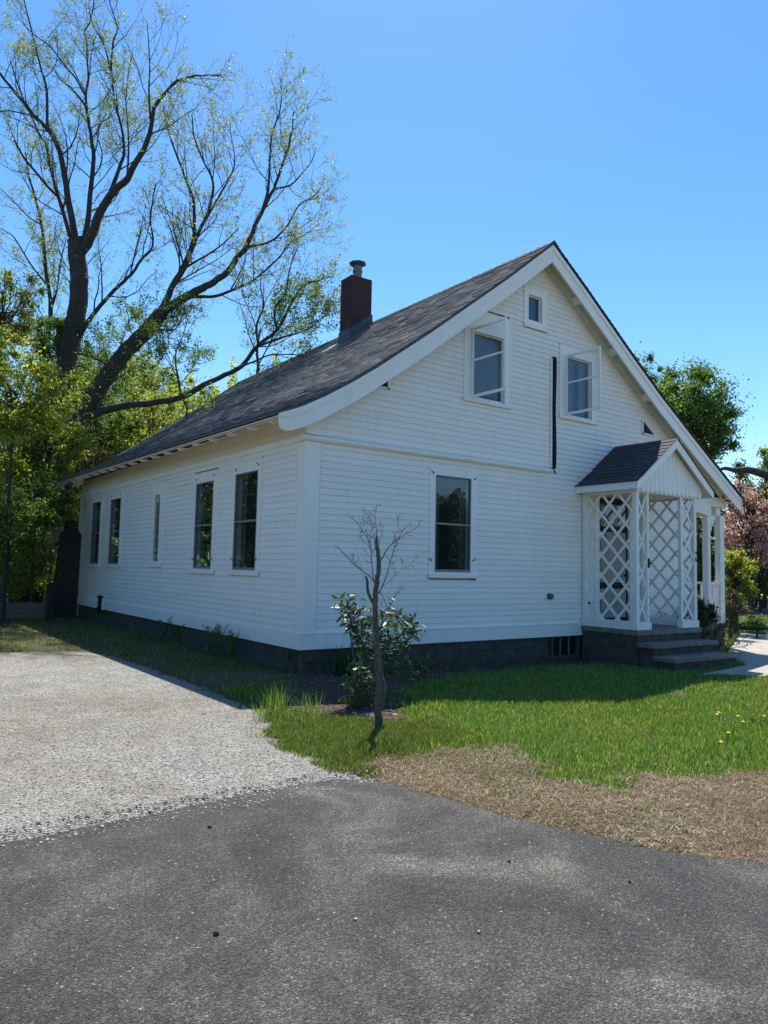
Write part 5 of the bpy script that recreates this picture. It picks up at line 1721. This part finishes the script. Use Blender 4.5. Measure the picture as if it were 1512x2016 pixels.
YT = 1
ytube([(743, 1448), (745, 1425), (745, 1390), (748, 1350), (744, 1310), (741, 1270), (739, 1230), (739, 1195), (740, 1165), (743, 1140), (745, 1110), (745, 1093)], 0.042, 0.020, 12, wob=0.2, sub=5)
ytube([(745, 1095), (743, 1080), (741, 1062), (742, 1056)], 0.020, 0.012, 7)
ytube([(738, 1192), (730, 1178), (724, 1163), (723, 1145), (720, 1134)], 0.020, 0.011, 7)
ytube([(750, 1394), (757, 1360), (752, 1330), (747, 1300)], 0.026, 0.010, 7)
tb.build('trunk', M['bark_young'], yt, smooth=True)
tb = MB()
for pp, r0, d1 in (
        ([(742, 1058), (741, 1040), (739, 1020), (741, 1000), (742, 988)], .0045, .05),
        ([(741, 1040), (730, 1028), (722, 1018), (726, 1004)], .003, .1),
        ([(741, 1160), (736, 1140), (732, 1110), (730, 1080), (724, 1060), (710, 1040), (700, 1025), (693, 1020)], .007, .2),
        ([(740, 1150), (728, 1135), (712, 1123), (695, 1108), (678, 1090), (664, 1075)], .007, -.2),
        ([(746, 1105), (752, 1100), (760, 1085), (772, 1070), (785, 1062), (800, 1050), (815, 1042), (826, 1034)], .008, .15),
        ([(745, 1168), (752, 1155), (762, 1130), (770, 1100), (780, 1070), (790, 1050), (800, 1035)], .008, -.15),
        ([(752, 1155), (770, 1140), (785, 1125), (800, 1115), (815, 1105), (828, 1090)], .006, .3),
        ([(775, 1070), (777, 1055), (785, 1042), (780, 1020)], .004, .1),
        ([(748, 1165), (756, 1180), (762, 1195), (765, 1210)], .005, -.1),
        ([(764, 1200), (775, 1180), (785, 1162), (790, 1158)], .004, -.2),
        ([(735, 1090), (722, 1070), (708, 1055), (716, 1035), (712, 1022)], .004, .2),
        ([(730, 1068), (728, 1050), (735, 1040), (722, 1030)], .003, .0),
        ([(710, 1120), (700, 1110), (695, 1100), (690, 1092)], .003, -.2),
        ([(786, 1125), (794, 1110), (796, 1098)], .003, .3),
        ([(745, 1100), (738, 1075), (736, 1055), (740, 1045)], .004, .0),
        ([(750, 1090), (746, 1070), (752, 1050), (745, 1030)], .003, .1),
        ([(746, 1210), (760, 1225), (775, 1215), (780, 1200)], .004, -.2),
        ([(740, 1215), (752, 1222), (766, 1220)], .004, -.1)):
    n0 = len(tb.v)
    ytube(pp, r0, r0 * .3, 5, 0, d1, wob=0.5)
    pts = smooth_path([Y_(x, y, d1 * i / (len(pp) - 1)) for i, (x, y) in enumerate(pp)], 3)
    ramify(tb, pts, [r0 * (1 - .6 * i / len(pts)) for i in range(len(pts))], TR, 0, [(0.05, 0.15, 0.12, 3, 4), (0.035, 0.06, 0.1, 3, 2)], [], [], 0.3)
tb.build('branches', M['twig'], yt)

# ------------------------------------------------------------------ rhododendron: every large leaf a part
LEAF = MB()
LV = [(0, 0, 0), (0.015, 0.035, 0.004), (0.024, 0.075, 0.002), (0.015, 0.12, -0.010), (0, 0.145, -0.02), (-0.015, 0.12, -0.010), (-0.024, 0.075, 0.002), (-0.015, 0.035, 0.004), (0, 0.035, -0.003), (0, 0.075, -0.006), (0, 0.12, -0.016)]
LEAF.add(LV, [(0, 1, 8), (1, 2, 9, 8), (2, 3, 10, 9), (3, 4, 10), (0, 8, 7), (8, 9, 6, 7), (9, 10, 5, 6), (10, 4, 5)])
LME = LEAF.mesh('leaf', M['rhodo'])
rh = thing('rhododendron', 'rhododendron with long drooping leathery leaves behind the dead young tree', 'shrub')
RB = Vector((-0.45, -2.25, gz(0, 0)))
st = MB()
rl = random.Random(17)
nleaf = 0


def px_pt(px, py, y_):
    d = CR * ((px - 756.0) / FPX) - CU * ((py - 1008.0) / FPX) + CF
    return CAM + d * ((y_ - CAM.y) / d.y)


WH = [(688, 1180, -1.15, 1.3), (678, 1196, -1.25, 1.1), (700, 1205, -1.1, 1.0), (695, 1225, -1.2, 1.0), (712, 1230, -1.3, 1.0), (725, 1215, -1.0, .9), (738, 1225, -1.1, .9), (760, 1215, -1.2, 1.1), (775, 1208, -1.0, 1.0),
      (792, 1215, -1.1, 1.1), (806, 1228, -1.0, 1.0), (815, 1245, -1.2, 1.0), (790, 1240, -1.3, 1.0), (770, 1250, -1.4, 1.1), (750, 1245, -1.2, .9), (720, 1255, -1.3, 1.0), (705, 1250, -1.2, .9), (735, 1265, -1.4, 1.0),
      (785, 1265, -1.3, 1.0), (760, 1275, -1.5, 1.0), (715, 1285, -1.5, .8), (790, 1300, -1.4, .9), (768, 1310, -1.5, .8), (700, 1320, -1.7, .8), (722, 1330, -1.8, .8), (690, 1345, -1.8, .7), (805, 1320, -1.4, .8), (740, 1300, -1.5, .8)]
for px, py, yy, s in WH:
    yy = yy * 0.8 - 1.45; s *= 1.0
    tip = px_pt(px, py, yy)
    m_ = RB.lerp(tip, 0.5) + Vector((rl.uniform(-.1, .1), rl.uniform(-.1, .1), 0.02))
    st.tube([RB + Vector((rl.uniform(-.08, .08), rl.uniform(-.08, .08), 0)), m_, tip], [0.009, 0.007, 0.005], 5)
    k = rl.randint(9, 11)
    a0 = rl.random() * 6.28
    for i in range(k):
        if nleaf >= 290: break
        l = link('leaf', LME, rh); nleaf += 1
        a = a0 + i * 2.4
        droop = rl.uniform(-0.7, 0.35) if i > 2 else rl.uniform(0.0, 0.7)
        l.location = tip - Vector((0, 0, 0.012 * i))
        l.rotation_euler = (droop, rl.uniform(-0.5, 0.5), a)
        sc = s * rl.uniform(.75, 1.15); l.scale = (sc, sc, sc)
    st.tube([tip, tip + Vector((0, 0, 0.03))], [0.007, 0.002], 5)
st.build('stem', M['bark_young'], rh)
ends = np.array([tuple(px_pt(px, py, yy * 0.8 - 1.45)) for px, py, yy, s in WH])
fk = RNG.integers(0, len(ends), 430)
Pf = ends[fk] + RNG.normal(0, 0.06, (430, 3))
leaf_cards('small_leaves', Pf, 0.10, M['rhodo'], rh, aspect=0.40, up=0.3)


def clump(name, label, cat, x, y, n, h, spread, mat, leafsz, seed, group=None, aspect=.5, stems=6):
    g = gz(x, y)
    t = thing(name, label, cat, (x, y, g), group)
    r = random.Random(seed); mb = MB(); P = []
    for i in range(stems):
        a = r.uniform(0, 6.28); q = r.uniform(.2, 1) * spread
        e = Vector((math.cos(a) * q, math.sin(a) * q, h * r.uniform(.6, 1)))
        mb.tube([(e.x * .3, e.y * .3, 0), e * .6, e], [0.004, 0.003, 0.002], 4, cap=False)
        for j in range(n // stems):
            u = r.uniform(.3, 1.05); P.append(tuple(e * u + Vector((r.gauss(0, .02), r.gauss(0, .02), r.gauss(0, .015)))))
    mb.build('stem', M['bark_young'], t)
    P = np.array(P); P[:, 2] = np.maximum(P[:, 2], .01)
    leaf_cards('foliage', P, leafsz, M[mat], t, aspect=aspect, kind=None, up=0.5)
    return t


def gpt(px, py, z=-0.36):
    d = CR * ((px - 756.0) / FPX) - CU * ((py - 1008.0) / FPX) + CF
    return CAM + d * ((z - CAM.z) / d.z)


for i, (px, py, n, h, sp_, sz, lb) in enumerate(((692, 1395, 200, .15, .13, .032, 'pale green clump of bed plants left of the dead young tree'), (716, 1388, 240, .17, .13, .032, 'taller pale green clump against the dead young tree'),
                                                 (806, 1385, 180, .15, .11, .03, 'green clump of bed plants right of the dead young tree at the lawn edge'), (786, 1395, 90, .08, .10, .026, 'small sprouting clump between tree and lawn'))):
    p = gpt(px, py); clump('bed_plant', lb, 'plant', p.x, p.y, n, h, sp_, 'sedum', sz, 40 + i, 'low green plants in the flower bed', .55, 14)
clump('bed_shrub', 'low shrub with small glossy leaves right of the rhododendron', 'shrub', 1.35, -1.2, 420, .42, .42, 'rhodo', .055, 50, None, .4, 26)
clump('bed_shrub', 'low dark leafy shrub at the front of the rhododendron', 'shrub', -0.65, -2.6, 300, .32, .28, 'rhodo', .055, 51, None, .4, 20)
clump('bed_shrub', 'sparse low weeds by the foundation near the cellar window', 'plant', 2.6, -0.6, 220, .16, .6, 'fern', .04, 52, None, .5, 24)
# iris like clump at the corner
for o_, (cx_, cy_, lb) in enumerate(((0.50, -0.33, 'dark clump of upright strap leaves at the house corner'), (0.78, -0.40, 'second clump of strap leaves, right of the corner clump'))):
    n = 70
    x = cx_ + RNG.normal(0, .10, n); y = cy_ + RNG.normal(0, .07, n)
    o = blades('iris_clump', x, y, .30 + .22 * RNG.random(n), np.full(n, .016), M['leaf_dark'], lb, .4, cat='plant'); del o['kind']
    o['group'] = 'strap leaved clumps at the corner'

# ferns along the side wall
def fern(x, y, h, n, seed, lb):
    r = random.Random(seed); t = thing('fern', lb, 'fern', (x, y, gz(x, y)), 'ferns along the side wall')
    st = MB(); lv = MB()
    for i in range(n):
        a = r.uniform(0, 6.28); L = h * r.uniform(.8, 1.15); pts = []
        for k in range(7):
            u = k / 6; rad = .24 * h * u ** 1.6
            pts.append(Vector((math.cos(a) * rad, math.sin(a) * rad, L * (u - .22 * u ** 3))))
        st.tube(pts, [.004 * (1 - .6 * k / 6) for k in range(7)], 4, cap=False)
        for k in range(2, 13):
            u = k / 12; i0 = min(5, int(u * 6)); p = pts[i0].lerp(pts[i0 + 1], u * 6 - i0)
            d = (pts[i0 + 1] - pts[i0]).normalized(); sd = d.cross(Vector((math.cos(a + 1.57), math.sin(a + 1.57), 0))).normalized(); sd = Vector((math.cos(a + 1.57), math.sin(a + 1.57), 0))
            ll = .11 * (1 - abs(u - .45)) * r.uniform(.7, 1)
            for s in (-1, 1):
                e = p + sd * s * ll + d * .03
                lv.add([p - d * .010, p + d * .012, e], [(0, 1, 2)])
    st.build('stem', M['bark_young'], t); lv.build('frond', M['fern'], t)


for i, (px, py, h, n, lb) in enumerate(((322, 1262, .60, 5, 'thin fern nearest the far end of the side wall'), (352, 1272, .5, 5, 'small fern second from the far end of the side wall'),
                                        (412, 1290, .62, 7, 'fern in the middle of the side wall clump'), (432, 1296, .66, 8, 'tallest bushy fern of the side wall clump'), (455, 1300, .58, 6, 'fern nearest the front corner'))):
    p = gpt(px, py); fern(max(-1.0, min(-0.12, p.x)), p.y if p.x < -.12 else (4.2 if i > 1 else 7.6) - .5 * i, h, n, 70 + i, lb)

# dandelions on the lawn
for i, (px, py, lb) in enumerate(((1412, 1404, 'dandelion flower at the left of the lawn cluster'), (1416, 1400, 'dandelion flower just behind the leftmost one'), (1453, 1407, 'dandelion flower in the upper middle of the cluster'), (1463, 1419, 'dandelion flower right of the middle, biggest'),
                                  (1504, 1406, 'dandelion flower at the right picture edge'), (1434, 1443, 'dandelion flower in front of the cluster'), (1420, 1463, 'dandelion flower nearest the driveway'))):
    p = gpt(px, py, -0.30); g = gz(p.x, p.y)
    t = thing('dandelion', lb, 'flower', (p.x, p.y, g), 'dandelions in the lawn')
    h = 0.085
    MB().tube([(0, 0, 0), (0.004, 0, h * .6), (0, 0, h)], .002, 5).build('stem', M['fern'], t)
    fl = MB()
    for j in range(16):
        a = 6.283 * j / 16; r_ = .019
        fl.add([(0, 0, h + .002), (math.cos(a - .17) * r_, math.sin(a - .17) * r_, h + .006), (math.cos(a + .17) * r_, math.sin(a + .17) * r_, h + .006)], [(0, 1, 2)])
        fl.add([(0, 0, h + .005), (math.cos(a) * r_ * .6, math.sin(a) * r_ * .6, h + .014), (math.cos(a + .3) * r_ * .6, math.sin(a + .3) * r_ * .6, h + .014)], [(0, 1, 2)])
    fl.build('petals', M['dandelion'], t)


# stones
def rock(x, y, s, seed, lb, mat='rock', name='stone', zoff=0.0, fl=.6):
    import bmesh
    bm = bmesh.new(); bmesh.ops.create_icosphere(bm, subdivisions=2, radius=1)
    r = random.Random(seed); sx, sy, sz = s * r.uniform(.8, 1.3), s * r.uniform(.7, 1.1), s * fl
    for v in bm.verts:
        n = 1 + .22 * math.sin(v.co.x * 3 + seed) * math.cos(v.co.y * 4 + seed * 2) + r.uniform(-.07, .07)
        v.co = Vector((v.co.x * sx * n, v.co.y * sy * n, v.co.z * sz * n))
    me = bpy.data.meshes.new(name); bm.to_mesh(me); bm.free(); me.materials.append(M[mat])
    o = link(name, me, None, (x, y, gz(x, y) + s * fl * .45 + zoff))
    return tag(o, lb, 'stone')


for i, (px, py, s, lb) in enumerate(((727, 1412, .050, 'pale stone in the mulch just left of the dead young tree'), (768, 1402, .035, 'pale pinkish stone right of the dead young tree'), (778, 1410, .03, 'flat stone in the mulch right of the tree'),
                                     (732, 1459, .018, 'small white stone in the grass between the forks of the shadow'), (697, 1406, .03, 'stone half sunk in the mulch at the left'), (812, 1336, .035, 'pale stone in the shade beside the rhododendron'),
                                     (620, 1457, .045, 'dark lump of earth in the sparse grass'), (690, 1440, .02, 'small stone at the edge of the mulch'))):
    p = gpt(px, py); rock(p.x, p.y, s, i + 3, lb, 'rock' if i != 6 else 'mulch')
for i, (px, py, s, lb) in enumerate(((425, 1850, .014, 'dark pebble on the asphalt, left of centre'), (943, 1846, .010, 'pale pebble on the asphalt, right of centre'), (1240, 1745, .009, 'dark pebble on the asphalt at the right'), (700, 1820, .008, 'pebble on the asphalt in the middle'),
                                     (412, 1636, .012, 'dark pebble near the gravel edge'), (1002, 1704, .008, 'dark pebble on the pale worn patch'))):
    p = gpt(px, py); rock(p.x, p.y, s, i + 30, lb, 'mulch' if 'dark' in lb else 'rock', 'pebble', .02, .8)
# straw stalks on the dead grass
for i, (a, b, lb) in enumerate((((1165, 1606), (1250, 1602), 'long pale dry stalk lying on the dead grass'), ((1150, 1632), (1232, 1636), 'second dry stalk nearer the asphalt edge'))):
    p, q = gpt(*a, -.34), gpt(*b, -.34); p.z += .035; q.z += .04
    tag(MB().tube([p, p.lerp(q, .5) + Vector((0, 0, .008)), q], .0028, 5).build('dry_stalk', M['palewood']), lb, 'stalk')

# ------------------------------------------------------------------ planks, posts and low wall at the far left
pp = thing('plank_panel', 'tall dark panel of upright planks standing against the far corner of the house', 'fence')
mb = MB()
n = 5
for i in range(n):
    xa = -0.86 + 0.15 * i; xb = xa + 0.144
    lean = 0.17 * (1 - i / n)
    top = [2.15, 2.42, 2.46, 2.44, 2.2][i]
    yy = 13.0 + (0.01 if i % 2 else 0)
    z0 = -0.6
    tl = (top + (0.0 if i != 0 else -.1)); tr_ = top + (0.0 if i != n - 1 else -.18)
    MB().hexa([(xa, yy, z0), (xb, yy, z0), (xb, yy + .03, z0), (xa, yy + .03, z0), (xa + lean, yy, tl), (xb + lean, yy, tr_), (xb + lean, yy + .03, tr_), (xa + lean, yy + .03, tl)]).build('plank', M['oldwood'], pp)
for zz in (0.3, 1.7):
    MB().box(-0.80, -0.08, 13.045, 13.09, zz, zz + 0.09).build('rail', M['oldwood'], pp)
for px, depth, h, w_, lb in ((97, 20.5, 0.95, .09, 'short dark post beside the tall plank panel'), (68, 22.5, .95, .10, 'short dark post behind the low board wall')):
    p = W(px, 1200, depth); g = gz(p.x, p.y)
    tag(MB().box(p.x - w_, p.x + w_, p.y - w_, p.y + w_, g - .2, g + h).hexa([(p.x - w_ * 1.1, p.y - w_ * 1.1, g + h), (p.x + w_ * 1.1, p.y - w_ * 1.1, g + h), (p.x + w_ * 1.1, p.y + w_ * 1.1, g + h), (p.x - w_ * 1.1, p.y + w_ * 1.1, g + h),
        (p.x - w_ * .4, p.y - w_ * .4, g + h + .06), (p.x + w_ * .4, p.y - w_ * .4, g + h + .06), (p.x + w_ * .4, p.y + w_ * .4, g + h + .06), (p.x - w_ * .4, p.y + w_ * .4, g + h + .06)]).build('wooden_post', M['oldwood']), lb, 'post')
lw = thing('low_board_wall', 'low wall of weathered brown boards at the left edge below the shrubs', 'wall')
a, b = W(-120, 1218, 19.6), W(88, 1214, 20.6)
dv = (b - a); dv.z = 0; L = dv.length; dv.normalize(); nv = Vector((-dv.y, dv.x, 0))
for row in range(3):
    s = 0.0
    while s < L:
        e = min(L, s + 1.3)
        p, q = a + dv * (s + .004), a + dv * (e - .004); z0 = gz(p.x, p.y) + .15 * row + .003; z1 = z0 + .143
        MB().hexa([(p.x, p.y, z0), (q.x, q.y, z0), (q.x + nv.x * .05, q.y + nv.y * .05, z0), (p.x + nv.x * .05, p.y + nv.y * .05, z0), (p.x, p.y, z1), (q.x, q.y, z1), (q.x + nv.x * .05, q.y + nv.y * .05, z1), (p.x + nv.x * .05, p.y + nv.y * .05, z1)]).build('board', M['palewood'], lw)
        s += 1.3

# ------------------------------------------------------------------ shrubs right of the steps
tsh = thing('twiggy_shrub', 'sprawling half bare shrub with reddish leaves to the right of the steps', 'shrub')
mb = MB(); tips, tw = [], []
rs = random.Random(61)
b0 = Vector((9.15, -1.05, gz(9, 0)))
for i in range(15):
    d = Vector((rs.uniform(-1, 1), rs.uniform(-1, .6), rs.uniform(.35, 1.3)))
    p, r_ = branch(mb, b0 + Vector((rs.uniform(-.35, .4), rs.uniform(-.2, .3), 0)), d, rs.uniform(.6, 1.25), .012, 5, rs, .05, 5, .35)
    ramify(mb, p, r_, rs, 0, [(0.13, 0.38, .05, 3, 3), (0.09, .14, .05, 3, 2)], tips, tw, .2)
tag(mb.build('branches', M['bark'], tsh), kind='stuff')
P = np.array([tuple(p) for p in tw]); k = RNG.integers(0, len(P), 900)
leaf_cards('foliage', P[k], .035, M['leaf_brown'], tsh, jitter=.02)
# the thick cut stem of that shrub
p0, p1, p2 = gpt(1440, 1262, -.45), None, None
stp = MB().tube([(9.75, -.75, -.5), (9.9, -.72, -.2), (10.15, -.72, .02), (10.3, -.85, .16)], [.075, .07, .055, .05], 8).tube([(10.0, -.72, -.08), (9.85, -.9, .12), (9.8, -1.0, .2)], [.04, .03, .02], 6)
tag(stp.build('cut_stump', M['bark_young']), 'crooked cut stump with a pale sawn end right of the steps', 'stump')
bushy('low_shrub', 'dark low shrub in the corner between the steps and the side porch', 'shrub', 1385, 1215, 16.6, 26, 38, 3800, 'leaf_dark', .05, 62, 20, .5, .03)
for i, (x, y, lb) in enumerate(((8.75, -1.75, 'small spindly evergreen seedling at the right end of the lowest step'),)):
    clump('seedling', lb, 'plant', x, y, 240, .26, .28, 'fern', .035, 80, None, .35, 16)
# potted plants behind the lattice on the porch landing
for i, (x, y, lb) in enumerate(((8.62, -0.45, 'dark leafy plant standing behind the right lattice side'), (8.75, -0.8, 'second dark plant behind the right lattice side'))):
    clump('dark_plant', lb, 'plant', x, y, 420, .95, .2, 'leaf_dark', .06, 90 + i, None, .6, 16)
